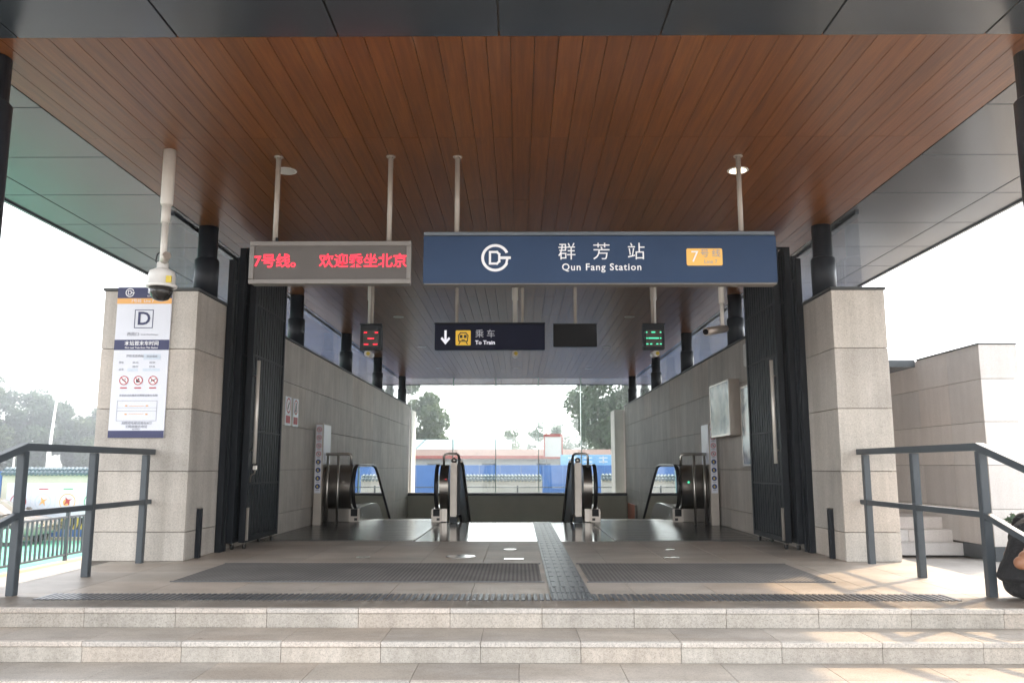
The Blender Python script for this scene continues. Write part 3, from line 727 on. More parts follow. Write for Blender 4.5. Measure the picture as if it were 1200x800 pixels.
# ============================================================ WALL THINGS
for k, (y0, y1, lab) in enumerate(((11.62, 11.92, 'white prohibition notice with red caption on the granite wall, beside the folding gate'), (12.02, 12.32, 'white prohibition notice with black figure and red caption on the granite wall'))):
    t = thing('wall_notice', (-HW, (y0+y1)/2, 1.5), lab, 'sign', 'red and white wall notices')
    box('plate', -HW, -HW+.006, y0, y1, 1.49, 1.90, 'board', t, .002)
    P_ = lambda lift: Print((-HW+.0075+lift, (y0+y1)/2, 1.69), (0, 1, 0), (0, 0, 1))
    pr = P_(0); pr.disc(0, .085, .10); pr.done('pictogram_face', 'ink_white', t)
    pr = P_(.0006); 
    if k: pr.rect(-.03, .03, .03, .11); pr.disc(0, .13, .025); pr.line((-.03, .03), (-.05, -.0), .02); pr.line((.03, .03), (.05, 0), .02)
    else: pr.line((-.03, .04), (.03, .12), .03)
    pr.done('pictogram', 'ink_black', t)
    pr = P_(.0012); pr.arc(0, .085, .10, .02, 0, 360, 28); pr.done('prohibition_ring', 'ink_red', t)
    pr = P_(0); pr.rect(-.11, .11, -.165, -.06); pr.done('caption', 'ink_red', t)
# light boxes on the other wall
def light_box(y0, y1, z0, z1, dep, lab):
    t = thing('wall_light_box', (HW, (y0+y1)/2, z0), lab, 'light box', 'poster cases on the wall')
    x1 = HW; x0 = HW-dep
    box('case', x0+.012, x1, y0, y1, z0, z1, 'beige_steel', t, .006)
    box('poster', x0+.006, x0+.0118, y0+.03, y1-.03, z0+.03, z1-.03, 'lightbox', t)
    for a in ((y0, y0+.03, z0, z1), (y1-.03, y1, z0, z1), (y0+.0302, y1-.0302, z0, z0+.03), (y0+.0302, y1-.0302, z1-.03, z1)): box('frame', x0, x0+.0118, *a, 'steel', t, .003)
light_box(11.95, 13.15, 1.36, 2.17, .16, 'silver framed poster case hanging on the granite wall, thick brown side')
light_box(10.6, 11.75, .92, 2.03, .05, 'flat framed poster case on the wall half hidden by the folding gate')
t = thing('wall_speaker', (HW, 11.2, 2.25), 'small white wall box with black cable above the poster cases', 'wall box')
box('housing', HW-.10, HW, 11.08, 11.32, 2.27, 2.58, 'white', t, .012, 2)
MB().tube([(HW-.03, 11.15, 2.57), (HW-.03, 11.12, 2.66), (HW-.03, 11.05, 2.69), (HW-.03, 10.97, 2.64), (HW-.03, 10.95, 2.45)], .012, 8).done('cable', 'black', t)
t = thing('orange_panel', (HW, 23.3, -.8), 'orange red panel at the foot of the wall beside the far end wall', 'panel')
box('panel', HW-.05, HW, 22.8, 24.3, -1.2, -.12, 'orange', t, .01); box('panel_frame', HW-.06, HW, 22.74, 22.795, -1.2, -.12, 'steel_dark', t)

# ============================================================ ESCALATORS
def arc_pts(cy, cz, r, a0, a1, n): return [(cy+r*math.cos(math.radians(a0+(a1-a0)*k/n)), cz+r*math.sin(math.radians(a0+(a1-a0)*k/n))) for k in range(n+1)]
TS = math.tan(math.radians(30))
def slopez(y, z0, yk): return z0 if y <= yk else z0-(y-yk)*TS
def escalator(s, lab):
    t = thing('escalator', (s*1.94, 14, 0), lab, 'escalator', 'pair of escalators')
    xo, xn = s*2.69, s*1.32                                # outer and inner balustrade planes
    YK = 15.75
    lp = box('landing_plate', min(s*1.256, s*3.2), max(s*1.256, s*3.2), 10.63, 14.55, -.03, .006, 'plate', t, .002)
    m = MB()
    for k in range(13): m.box(min(s*1.34, s*3.1), max(s*1.34, s*3.1), 10.8+k*.28, 10.806+k*.28, .0062, .0075)
    props(m.done('plate_rib', 'groove', lp), kind='stuff')
    box('comb', min(s*1.44, s*2.57), max(s*1.44, s*2.57), 14.551, 14.75, -.03, .004, 'steel_dark', t, .002)
    ny = 26
    for k in range(ny):
        y0 = 14.76+k*.40
        z = 0 if k < 1 else -(k-.6)*.40*TS
        box('escalator_step', min(s*1.44, s*2.57), max(s*1.44, s*2.57), y0, y0+.395, z-.26, z-.012, 'steel_dark', t, .004)
    for nm, x, other in (('outer', xo, s*3.2), ('inner', xn, s*1.12)):
        bal = thing_part('balustrade', t, (x, 14, 0))
        R = .365; cy, cz = 14.22, .575
        path = arc_pts(cy, cz, R, 250, 90, 18)
        path += [(YK-.15, cz+R), (YK+.15, cz+R-.035), (YK+.45, cz+R-.17)]
        path += [(yy, cz+R-.17-(yy-YK-.45)*TS) for yy in (18, 22, 24.6)]
        hr = MB()
        rings = []
        for i, (a, b) in enumerate(path):
            pa = path[max(0, i-1)]; pb = path[min(len(path)-1, i+1)]
            d = Vector((0, pb[0]-pa[0], pb[1]-pa[1])).normalized(); nrm = Vector((0, -d.z, d.y))
            c = Vector((x, a, b)); X = Vector((1, 0, 0))
            sec = [(-.028, -.010), (-.032, .004), (-.024, .016), (.024, .016), (.032, .004), (.028, -.010)]
            rings.append([hr.bm.verts.new(c+X*u-nrm*(-v if True else v)) for u, v in sec])
        for a, b in zip(rings, rings[1:]):
            for k in range(6): f = hr.bm.faces.new((a[k], a[(k+1) % 6], b[(k+1) % 6], b[k])); f.smooth = True
        hr.bm.faces.new(rings[0]); hr.bm.faces.new(rings[-1][::-1])
        hr.done('handrail', 'rubber', bal)
        # glass
        top = [(a, b-.0) for a, b in arc_pts(cy+.02, cz, R-.03, 235, 90, 14)] + [(YK-.15, cz+R-.03), (YK+.15, cz+R-.065), (YK+.45, cz+R-.20), (24.6, cz+R-.20-(24.6-YK-.45)*TS)]
        bot = [(24.6, .25-.10-(24.6-YK-.45)*TS), (YK+.45, .15), (YK+.1, .24), (YK-.3, .25)]
        g = MB(); g.prism(top+bot, 'x', x-.006, x+.006); g.done('glass_panel', 'glass_esc', bal)
        # skirt
        sk = MB(); sk.prism([(14.16, 0.006), (14.16, .23), (YK-.3, .25), (YK+.1, .24), (YK+.45, .15), (24.6, .15-(24.6-YK-.45)*TS), (24.6, -.5-(24.6-YK-.45)*TS), (YK+.2, -.4), (14.7, -.02), (14.7, .006)], 'x', x-.06, x+.06); sk.done('skirt_panel', 'steel', bal)
        # base with handrail inlet
        b0, b1 = sorted((x+s*.09 if nm == 'outer' else x-s*.085, x-s*.085 if nm == 'outer' else x+s*.085))
        bs = box('newel_base', b0, b1, 14.0, 14.158, .0065, .215, 'beige_steel', bal, .01, 2)
        box('inlet', x-.055, x+.055, 13.985, 13.9995, .10, .215, 'black', bs, .004)
        box('key_switch', x-s*.03-.025, x-s*.03+.025, 13.99, 13.9995, .03, .07, 'groove', bs)
        # rounded steel drum beside the balustrade
        a0, a1 = sorted((x+(s if nm == 'outer' else -s)*.055, other))
        dr = MB(); pf = arc_pts(cy, cz, R+.005, 262, 90, 20)+[(14.75, cz+R+.005), (14.75, .2), (14.25, .2)]
        dr.prism(pf, 'x', a0, a1)
        d_ = dr.done('drum_cladding', 'steel_dark', bal)
        for f in d_.data.polygons:
            if len(f.vertices) == 4: f.use_smooth = abs(f.normal.x) < .5
        md = d_.modifiers.new('edge', 'EDGE_SPLIT'); md.split_angle = math.radians(35)
        box('drum_base', a0+.02, a1-.02, 14.03, 14.7, .0066, .225, 'steel_dark', bal, .006)
        if nm == 'outer':
            pr = Print((x+s*.16, 13.848, .66)); pr.disc(0, 0, .018); pr.done('indicator', 'led_green' if s > 0 else 'steel', bal)
        elif s < 0:
            pr = Print((x+.16, 13.873, .70)); pr.disc(0, 0, .013); pr.done('indicator', 'led_red', bal)
        sp = Print((x-s*.0612, 14.45, .10), (0, -s*1., 0) if False else (0, 1, 0), (0, 0, 1)); sp.disc(0, 0, .02)
        if nm == 'outer': sp.done('comb_light', 'lit_white', bal)
    return t
def thing_part(name, parent, loc):
    o = link(bpy.data.objects.new(name, None)); o.location = loc; BASE[o.name] = Vector(loc); o.empty_display_size = .1
    o.parent = parent; o.location = Vector(loc)-BASE[parent.name]; return o
escalator(-1, 'steel and glass escalator under the red crossed signal, with red indicator light')
escalator(1, 'steel and glass escalator under the green signal, with green indicator light')
# stair barriers
for s, lab in ((-1, 'pale steel stair barrier with bent tube beside the red crossed escalator'), (1, 'pale steel stair barrier with bent tube beside the green lit escalator')):
    t = thing('stair_barrier', (s*1.02, 14, 0), lab, 'barrier', 'barriers at the head of the stairs')
    x = s*1.03
    box('post', x-.055, x+.055, 13.86, 14.0, .10, .98, 'beige_steel', t, .012, 2)
    box('foot', x-.065, x+.065, 13.84, 14.02, .006, .10, 'column', t, .006)
    MB().lathe([(.03, 0), (.045, .02), (.045, .06), (.02, .08)], (x, 13.93, .98)).done('post_cap', 'steel', t)
    MB().tube([(x+s*.17, 13.93, .90), (x+s*.17, 13.93, 1.08), (x+s*.15, 13.93, 1.115), (x+s*.10, 13.93, 1.125), (x-s*.04, 13.95, 1.125), (x-s*.07, 14.0, 1.10), (x-s*.08, 14.05, 1.02)], .020, 10).done('bent_tube', 'steel', t)
    box('side_panel', min(x-s*.02, x-s*.05), max(x-s*.02, x-s*.05), 14.001, 14.5, .05, .93, 'beige_steel', t, .004)
    sl2 = math.tan(math.radians(26.5))
    p = MB(); p.prism([(14.02, .12), (14.02, 1.06), (14.35, .98), (24.4, .98-10.05*sl2), (24.4, .1-10.05*sl2), (14.35, .10)], 'x', min(x-s*.055, x-s*.10), max(x-s*.055, x-s*.10)); p.done('stair_balustrade', 'column', t)
    MB().tube([(x-s*.12, 14.03, 1.0), (x-s*.12, 14.4, .93), (x-s*.12, 24.4, .93-10.*sl2)], .022, 10).done('stair_handrail', 'steel', t)
# guard rails beside the walls
for s, lab in ((-1, 'stainless guard rail of two uprights in front of the red crossed escalator'), (1, 'stainless guard rail of two uprights in front of the green lit escalator')):
    t = thing('guard_rail', (s*3.0, 13.4, 0), lab, 'guard rail', 'guard rails at the escalators')
    for x in (3.03, 2.86): MB().tube([(s*x, 13.45, .004), (s*x, 13.45, 1.10)], .021, 12).done('upright', 'steel', t)
    MB().tube([(s*3.19, 13.45, 1.11), (s*2.70, 13.45, 1.11), (s*2.665, 13.45, 1.10), (s*2.65, 13.45, 1.07), (s*2.65, 13.45, .93)], .025, 12).done('top_tube', 'steel', t)
# notice pylons
for s, lab in ((-1, 'slim pylon with red and blue round stickers beside the wall notices'), (1, 'slim pylon with red and blue round stickers beside the hanging poster case')):
    x = s*3.135; t = thing('notice_pylon', (x, 13.3, 0), lab, 'pylon', 'sticker pylons at the escalators')
    box('body', x-.062, x+.062, 13.25, 13.36, 0, 1.60, 'beige_steel', t, .01, 2)
    box('side_board', min(x-s*.063, x-s*.075), max(x-s*.063, x-s*.075), 13.26, 13.75, .95, 1.58, 'board', t, .003)
    Print((x, 13.2485, 0)).rect(-.05, .05, .50, 1.58).done('sticker_strip', 'board', t)
    for k in range(8):
        z = 1.50-k*.128; red = k < 4
        if red:
            pr = Print((x, 13.2475, z)); pr.arc(0, 0, .034, .010, 0, 360, 24); pr.lift = .0004; pr.line((-.02, .02), (.02, -.02), .008); pr.done('sticker', 'ink_red', t)
            pr = Print((x, 13.2471, z)); pr.lift = .0008; pr.rect(-.008, .010, -.012, .010); pr.done('sticker_figure', 'ink_black', t)
        else:
            pr = Print((x, 13.2475, z)); pr.disc(0, 0, .040); pr.done('sticker', 'ink_blue', t)
            pr = Print((x, 13.2468, z)); pr.disc(-.004, .006, .012, 10); pr.rect(-.014, .010, -.02, .0); pr.done('sticker_figure', 'ink_yellow', t)
        Print((x, 13.2475, z-.058)).rect(-.028, .028, -.005, .005).done('sticker_caption', 'ink_grey', t)

# ============================================================ PAVILION AND STEPS AT THE SIDE
KP = 1.305; PX, PY0, PZ, PH = 6.12, 10.86, -.28, 2.51
t = thing('pavilion', (PX, PY0, PZ), 'pale granite pavilion with dark flat canopy edge beyond the plain pier', 'pavilion')
pc = MB().box(PX+.03, 6.58, PY0+.03, 17.5, PZ-.02, PH-.004).done('wall', 'joint', t)
PC = [.92+(z-.92)*KP for z in (.14, .50, .93, 1.36, 1.79)]+[PH]
for z0, z1 in zip(PC, PC[1:]):
    box('stone_slab', PX, 6.62, PY0, PY0+.029, z0+.003, z1-.003, 'pav', pc, .002)
    for ya, yb in ((PY0+.03, 11.7), (11.7, 12.58)): box('stone_slab', PX, PX+.029, ya+.0015, yb-.0015, z0+.003, z1-.003, 'pav', pc, .002)
    for k in range(5): box('stone_slab', PX+.012, PX+.029, 12.58+k*.98+.0015, 12.58+(k+1)*.98-.0015, z0+.003, z1-.003, 'pav', pc, .002)
box('plinth', PX-.01, 6.63, PY0-.012, 11.62, PZ, PC[0]-.001, 'rail', t, .003)
box('coping', PX-.012, 6.63, PY0-.012, 12.58, PH, PH+.022, 'coping', t, .003)
box('canopy_edge', 5.3, PX-.0125, 12.6, 17.5, PH-.095, PH+.015, 'rail', t, .004)
t = thing('side_steps', (5.6, 11.6, PZ), 'three pale granite steps leading up beside the pavilion', 'steps')
for k in range(3):
    for xa, xb in ((4.9, 5.5), (5.504, PX-.0005)):
        box('step_slab', xa, xb, 11.63+k*.26, 11.63+(k+1)*.26+(.02 if k < 2 else 5.4), PZ+k*.16+.0005, PZ+(k+1)*.16, 'pav', t, .003)

# shrub by the pavilion
def leaf_cloud(name, clumps, n, size, mt, parent, seed, flat=.6):
    r = np.random.RandomState(seed); V = []; F = []
    tot = sum(c[4] for c in clumps)
    for (cx, cy, cz, rad, wgt) in clumps:
        k = max(4, int(n*wgt/tot))
        d = r.normal(size=(k, 3)); d /= np.linalg.norm(d, axis=1)[:, None]
        P = np.array((cx, cy, cz))+d*(rad*(r.rand(k, 1)**.45))*np.array((1, 1, .85))
        u = r.normal(size=(k, 3)); u /= np.linalg.norm(u, axis=1)[:, None]
        v = np.cross(u, r.normal(size=(k, 3))); v /= np.linalg.norm(v, axis=1)[:, None]
        s = size*(.6+.8*r.rand(k, 1))
        q = np.stack([P-u*s, P-v*s*flat, P+u*s, P+v*s*flat], 1).reshape(-1, 3)
        b = len(V)*0
        V.append(q)
    V = np.concatenate(V); nq = len(V)//4
    me = bpy.data.meshes.new(name); me.from_pydata(V.tolist(), [], np.arange(nq*4).reshape(-1, 4).tolist())
    o = mobj(name, me, mt, None); attach(o, parent); return o
t = thing('shrub', (6.3, 10.5, -.28), 'small green shrub at the foot of the pavilion wall, behind the seated person', 'shrub')
leaf_cloud('foliage', [(6.28+.10*math.cos(k*2.1), 10.55+.10*math.sin(k*2.1), -.14+.10*k, .075, 1) for k in range(5)], 220, .034, 'leaf', t, 3)
m = MB()
for k in range(5): m.tube([(6.3, 10.55, -.281), (6.29+.06*math.cos(k*2.1), 10.55+.06*math.sin(k*2.1), .0), (6.28+.10*math.cos(k*2.1), 10.55+.1*math.sin(k*2.1), .35)], [.008, .006, .003], 6)
m.done('stem', 'bark', t)

# ============================================================ SEATED PERSON
def skin_fig(name, joints, edges, mt, parent, sub=2):
    me = bpy.data.meshes.new(name+'_s'); me.from_pydata([j[0] for j in joints], edges, [])
    o = link(bpy.data.objects.new(name+'_s', me))
    md = o.modifiers.new('skin', 'SKIN')
    for i, j in enumerate(joints):
        rr = j[1] if isinstance(j[1], tuple) else (j[1], j[1]); me.skin_vertices[0].data[i].radius = rr
    me.skin_vertices[0].data[0].use_root = True
    sb = o.modifiers.new('sub', 'SUBSURF'); sb.levels = sub; sb.render_levels = sub
    dg = bpy.context.evaluated_depsgraph_get(); dg.update()
    r = bpy.data.meshes.new_from_object(o.evaluated_get(dg)); bpy.data.objects.remove(o)
    for p in r.polygons: p.use_smooth = True
    r.materials.clear()
    q = mobj(name, r, mt, None); attach(q, parent); return q
def blob_fig(name, caps, mt, parent, vox=.014, it=6):
    bm = bmesh.new()
    for p0, r0, p1, r1 in caps:
        p0 = Vector(p0); p1 = Vector(p1); n_s = 7
        for k in range(n_s+1):
            u = k/n_s; c = p0.lerp(p1, u); r = r0+(r1-r0)*u
            q = bmesh.ops.create_icosphere(bm, subdivisions=2, radius=1)['verts']
            rv = r if isinstance(r, Vector) else Vector((r, r, r))
            bmesh.ops.scale(bm, vec=rv, verts=q); bmesh.ops.translate(bm, vec=c, verts=q)
    me = bpy.data.meshes.new(name+'_s'); bm.to_mesh(me); bm.free()
    o = link(bpy.data.objects.new(name+'_s', me))
    m1 = o.modifiers.new('r', 'REMESH'); m1.mode = 'VOXEL'; m1.voxel_size = vox
    m2 = o.modifiers.new('s', 'SMOOTH'); m2.factor = .5; m2.iterations = it
    dg = bpy.context.evaluated_depsgraph_get(); dg.update()
    r = bpy.data.meshes.new_from_object(o.evaluated_get(dg)); bpy.data.objects.remove(o)
    for p in r.polygons: p.use_smooth = True
    r.materials.clear()
    q = mobj(name, r, mt, None); attach(q, parent); return q
X0, Y0 = 3.60, 6.00
t = thing('person', (X0, Y0, 0), 'person in black shirt and trousers sitting on the platform edge, arm bare', 'person')
def J(dx, dy, z): return (X0+dx, Y0+dy, z)
V3 = lambda a, b, c: Vector((a, b, c))
PEL, CH, NK, HD = J(0, 0, .13), J(.13, 0, .46), J(.21, 0, .61), J(.30, 0, .74)
arms = []
for sg in (-1, 1):
    sh = J(.13, sg*.185, .52); el = J(-.165 if sg < 0 else .04, sg*.235, .275); wr = J(.20, sg*.17, .255); pm = J(.27, sg*.15, .262)
    arms += [(sh, .058, el, .046), (el, .046, wr, .032), (wr, .03, pm, V3(.036, .03, .022) if False else .03)]
    for k in range(4):
        yy = sg*.15-.030+k*.020; L = (.055, .068, .072, .060)[k]
        a = J(.285, yy, .262); b = J(.285+L*.6, yy*1.02, .255); c = J(.285+L, yy*1.02, .235)
        arms += [(a, .0095, b, .009), (b, .009, c, .008)]
    th0 = J(.235, sg*.15-sg*.03, .262); th1 = J(.275, sg*.15-sg*.052, .250); arms += [(th0, .013, th1, .0095)]
caps = [(PEL, .10, CH, .11), (CH, .10, NK, .06), (NK, .055, J(.25, 0, .67), .052), (J(.285, 0, .715), .062, J(.29, 0, .785), .078), (J(.355, 0, .735), .016, J(.362, 0, .728), .014), (J(.29, .078, .74), .014, J(.285, .079, .765), .016), (J(.29, -.078, .74), .014, J(.285, -.079, .765), .016), (J(.33, 0, .69), .03, J(.325, 0, .70), .035)]
blob_fig('body', caps+arms, 'skin', t, .007, 4)
sleeve = []
for sg in (-1, 1): sleeve += [(J(.12, sg*.15, .51), .085, J(-.03 if sg < 0 else .09, sg*.215, .40), .066)]
blob_fig('shirt', [(J(-.03, 0, .155), V3(.16, .175, .06), J(-.01, 0, .22), V3(.15, .165, .08)), (J(-.005, 0, .22), V3(.145, .16, .10), J(.10, 0, .45), V3(.145, .175, .12)), (J(.11, 0, .46), V3(.14, .17, .10), J(.17, 0, .56), V3(.09, .09, .06))]+sleeve, 'cloth_black', t, .012, 5)
legs = []
for sg in (-1, 1): legs += [(J(.05, sg*.10, .115), .112, J(.42, sg*.15, .17), .080), (J(.42, sg*.15, .17), .075, J(.46, sg*.14, -.20), .052)]
blob_fig('trousers', [(J(-.02, -.07, .10), .10, J(-.02, .07, .10), .10)]+legs, 'cloth_black', t, .014, 5)
blob_fig('hair', [(J(.265, 0, .77), V3(.085, .088, .07), J(.285, 0, .805), V3(.085, .085, .055)), (J(.225, 0, .70), .045, J(.225, 0, .76), .06)], 'hair', t, .012, 3)
for sg in (-1, 1): blob_fig('shoe', [(J(.45, sg*.14, -.240), V3(.05, .042, .042), J(.62, sg*.145, -.246), V3(.05, .046, .034))], 'black', t, .012, 3)

# ============================================================ BEYOND: LEFT YARD
FX = -11.25
t = thing('baluster_fence', (FX, 21, G), 'low dark baluster fence between the pavement and the green yard', 'fence')
y = 14.6; k = 0
while y < 26.8:
    if k % 17 == 0: box('post', FX-.04, FX+.04, y-.04, y+.04, G+.09, G+1.28, 'rail', t, .005)
    else: box('baluster', FX-.02, FX+.02, y-.02, y+.02, G+.26, G+1.14, 'rail', t)
    y += .19; k += 1
for z in (.22, 1.14): box('fence_rail', FX-.025, FX+.025, 14.5, 26.9, G+z, G+z+.05, 'rail', t, .004)
# notice wall with tiled coping
def tiled_wall(x0, x1, yw, h, lab, name='tiled_wall', posters=False, wm='creamwall'):
    t = thing(name, ((x0+x1)/2, yw, G), lab, 'wall')
    box('wall', x0, x1, yw, yw+.24, G, G+h-.22, wm, t, .004)
    box('band_course', x0, x1, yw-.03, yw+.27, G+h-.2195, G+h-.17, 'creamwall', t)
    sp = .14; n = int((x1-x0)/sp); m = MB()
    for i in range(n):
        x = x0+(i+.5)*sp
        for zz, yy, r in ((G+h-.13, yw-.14, .062), (G+h-.02, yw-.02, .06)):
            m.tube([(x, yy, zz-.03), (x, yy+.16, zz+.05)], r, 8)
    props(m.done('coping_tile', 'tilegrey', t), kind='stuff')
    MB().prism([(yw-.10, G+h-.169), (yw+.34, G+h-.169), (yw+.14, G+h+.04), (yw+.10, G+h+.04)], 'x', x0, x1).done('coping_core', 'tilegrey', t)
    return t
TW = tiled_wall(-17.42, -9.0, 28.2, 2.32, 'cream yard wall with grey tiled coping and picture panels', posters=True)
box('hazard_base', -17.42, -9.0, 28.16, 28.1995, G+.05, G+.33, 'hoard', TW)
for k in range(33):
    x = -17.4+k*.25; MB().prism([(x, G+.335), (x+.125, G+.335), (x+.25, G+.70), (x+.125, G+.70)], 'y', 28.172, 28.199).done('hazard_stripe', 'ink_yellow' if True else 'ink_black', TW)
box('hazard_back', -17.42, -9.0, 28.185, 28.1992, G+.33, G+.705, 'ink_black', TW)
box('panel_board', -17.2, -9.6, 28.15, 28.1993, G+.72, G+1.86, 'board', TW, .01)
cols = ['ink_green', 'ink_red', 'ink_pale', 'ink_orange']
for k in range(9):
    x = -16.78+k*.83
    pr = Print((x, 28.148, G+1.24)); pr.arc(0, 0, .26, .03, 0, 360, 28); pr.lift = .002; pr.disc(-.03, -.02, .12, 14); pr.done('picture', cols[(k+1) % 4], TW)
    pr = Print((x, 28.145, G+1.24)); pr.poly([(-.12, -.12), (.0, -.04), (.08, -.14), (.06, .02), (.17, .10), (.02, .07), (-.08, .17), (-.05, .02)]); pr.done('picture_figure', cols[(k*2+1) % 4], TW)
    Print((x, 28.148, G+1.66)).rect(-.16, .16, -.018, .022).done('heading', cols[k % 2], TW)
    Print((x+.415, 28.148, G+1.29)).rect(-.008, .008, -.5, .5).done('divider', 'ink_pale', TW)
t = thing('blue_hoarding', (-20, 28.2, G), 'blue sheet hoarding continuing from the end of the tiled yard wall', 'hoarding')
for k in range(12): box('sheet', -17.44-(k+1)*.9+.01, -17.44-k*.9, 28.2+.02*(k % 2), 28.26+.02*(k % 2), G, G+2.25, 'hoard', t, .006)
box('rail', -28.2, -17.45, 28.285, 28.33, G+1.9, G+1.96, 'steel_dark', t)

# ---- car
def car(x, y, yaw, lab):
    t = thing('parked_car', (x, y, G), lab, 'car')
    L = 4.5
    st = [(-2.25, .42, .72, .62), (-2.18, .34, .86, .74), (-1.75, .28, .98, .83), (-1.2, .26, 1.00, .87), (-.4, .26, .98, .88), (.55, .26, .97, .88), (.95, .26, .95, .87), (1.45, .27, .88, .84), (1.95, .30, .78, .77), (2.2, .36, .66, .66), (2.27, .44, .58, .52)]
    def ring(bm, xx, zb, zt_, hw):
        pr = [(-hw*.9, zb), (-hw, zb+.12), (-hw*1.0, zb+(zt_-zb)*.6), (-hw*.93, zt_-.03), (-hw*.75, zt_), (0, zt_+.025), (hw*.75, zt_), (hw*.93, zt_-.03), (hw, zb+(zt_-zb)*.6), (hw, zb+.12), (hw*.9, zb)]
        return [bm.verts.new((x+xx, y+a, G+b)) for a, b in pr]
    m = MB(); rs = [ring(m.bm, *s) for s in st]
    for a, b in zip(rs, rs[1:]):
        for k in range(11): f = m.bm.faces.new((a[k], a[(k+1) % 11], b[(k+1) % 11], b[k])); f.smooth = True
    m.bm.faces.new(rs[0]); m.bm.faces.new(rs[-1][::-1]); body = m.done('body', 'carpaint', t)
    # cabin
    cb = [(-1.75, .97, .70, .99), (-1.15, .97, .64, 1.36), (-.55, .97, .62, 1.45), (.1, .97, .62, 1.44), (.55, .95, .66, 1.30), (1.15, .93, .74, .96)]
    m = MB(); rs = []
    for xx, zb, hw, zt_ in cb:
        w0 = .84
        rs.append([m.bm.verts.new((x+xx, y+a, G+b)) for a, b in ((-w0, zb), (-hw, max(zb+.012, zt_-.05)), (-hw*.8, max(zb+.02, zt_)), (hw*.8, max(zb+.02, zt_)), (hw, max(zb+.012, zt_-.05)), (w0, zb))])
    for a, b in zip(rs, rs[1:]):
        for k in range(5): f = m.bm.faces.new((a[k], a[k+1], b[k+1], b[k])); f.smooth = True
    m.done('cabin', 'carpaint', t)
    for sy in (-1, 1):
        for q in ([(-1.30, 1.02), (-1.08, 1.30), (-.62, 1.37), (-.62, 1.02)], [(-.54, 1.02), (-.54, 1.375), (.12, 1.36), (.12, 1.02)], [(.2, 1.02), (.2, 1.345), (.50, 1.24), (.92, 1.02)]):
            m = MB(); m.bm.faces.new([m.bm.verts.new((x+a, y+sy*(.855-(b-.97)*.45+.004), G+b)) for a, b in q]); m.done('side_window', 'car_glass', t)
    for xx in (-1.38, 1.38):
        for sy in (-1, 1):
            wv = MB().tube([(x+xx, y+sy*.70, G+.325), (x+xx, y+sy*.895, G+.325)], .325, 24).done('wheel', 'rubber', t)
            MB().tube([(x+xx, y+sy*.88, G+.325), (x+xx, y+sy*.903, G+.325)], .215, 18).done('rim', 'chrome', wv)
    for sy in (-1, 1):
        box('headlight', x+2.08, x+2.24, y+sy*.56-.13, y+sy*.56+.13, G+.57, G+.68, 'chrome', t, .03, 2)
        box('mirror', x+.82, x+.98, y+sy*.96-.08, y+sy*.96+.08, G+.98, G+1.10, 'carpaint', t, .03, 2)
        box('door_handle', x-.42, x-.26, y+sy*.885-.012, y+sy*.885+.012, G+.80, G+.83, 'chrome', t)
        box('sill_trim', x-1.0, x+1.0, y+sy*.885-.015, y+sy*.885+.015, G+.30, G+.36, 'black', t)
car(-16.95, 26.6, 0, 'champagne silver saloon car parked on the green yard by the picture panels')

# ---- background beyond the far glass
tiled_wall(-2.4, 1.0, 34, 2.02, 'white boundary wall with grey tiled coping seen through the far glass', wm='whitewall')
tiled_wall(3.4, 9.0, 34, 2.05, 'white boundary wall piece with tiled coping in front of the leafy tree', wm='whitewall')
t = thing('street_fence', (0, 31.5, G), 'thin grey street railing seen through the far glass above the sill', 'fence')
for k in range(130):
    x = -8+k*.125
    box('baluster', x-.01, x+.01, 31.5, 31.52, G+.12, G+1.35, 'rail', t) if k % 16 else box('post', x-.03, x+.03, 31.49, 31.55, G, G+1.70, 'rail', t)
for z in (.12, 1.33, 1.62): box('fence_rail', -8, 8.2, 31.525, 31.555, G+z, G+z+.035, 'rail', t)
t = thing('blue_hoarding', (0, 38, G), 'long royal blue construction hoarding seen through the far glass', 'hoarding')
for k in range(34): box('sheet', -16+k*.95+.006, -16+(k+1)*.95-.006, 38+.02*(k % 2), 38.06+.02*(k % 2), G, G+2.47, 'hoard', t, .006)
t = thing('pale_hoarding', (8, 37.4, G), 'taller pale blue banner hoarding with white lettering at the leafy tree', 'hoarding')
for k in range(8): box('sheet', 2.0+k*1.6, 2.0+(k+1)*1.6-.01, 39.0, 39.06, G, G+2.95, 'hoard_pale', t, .006)
for k in range(11):
    x = 2.55+k*.72; pr = Print((x, 38.985, 1.22)); pr.rect(-.2, .2, .06, .11); pr.rect(-.2, .2, -.12, -.07); pr.rect(-.03, .03, -.16, .16); pr.done('white_character', 'ink_white', t)
t = thing('low_building', (-5, 46, G), 'low white building with reddish roof behind the blue hoarding', 'building')
box('wall', -15.5, 22, 46, 54, G, G+2.85, 'whitewall', t)
MB().prism([(45.5, G+2.85), (45.5, G+2.98), (50, G+3.42), (54.5, G+2.85)], 'x', -15.8, 22.3).done('roof', 'redroof', t)
box('eave_trim', -15.8, 22.3, 45.44, 45.499, G+2.82, G+2.99, 'redtrim', t)
for k in range(12): 
    w0 = box('window', -14+k*3.0, -13.2+k*3.0, 45.96, 46.02, G+1.9, G+2.6, 'steel_dark', t); box('pane', -13.95+k*3.0, -13.25+k*3.0, 45.945, 45.9599, G+1.95, G+2.55, 'car_glass', w0)
t = thing('sheet_roof_shed', (-8, 56, G), 'shed with pale blue translucent sheet roof behind the low white building', 'shed')
for k in range(8):
    x0 = -26+k*3.2
    MB().prism([(55, G+3.45), (55, G+3.5), (61, G+4.35), (61, G+4.3)], 'x', x0+.05, x0+3.15).done('roof_sheet', 'paleroof', t)
    box('rafter', x0-.05, x0+.045, 54.9, 61, G+3.3, G+3.44, 'whitewall', t)
    box('post', x0-.05, x0+.05, 54.9, 55.0, G, G+3.3, 'steel_dark', t)
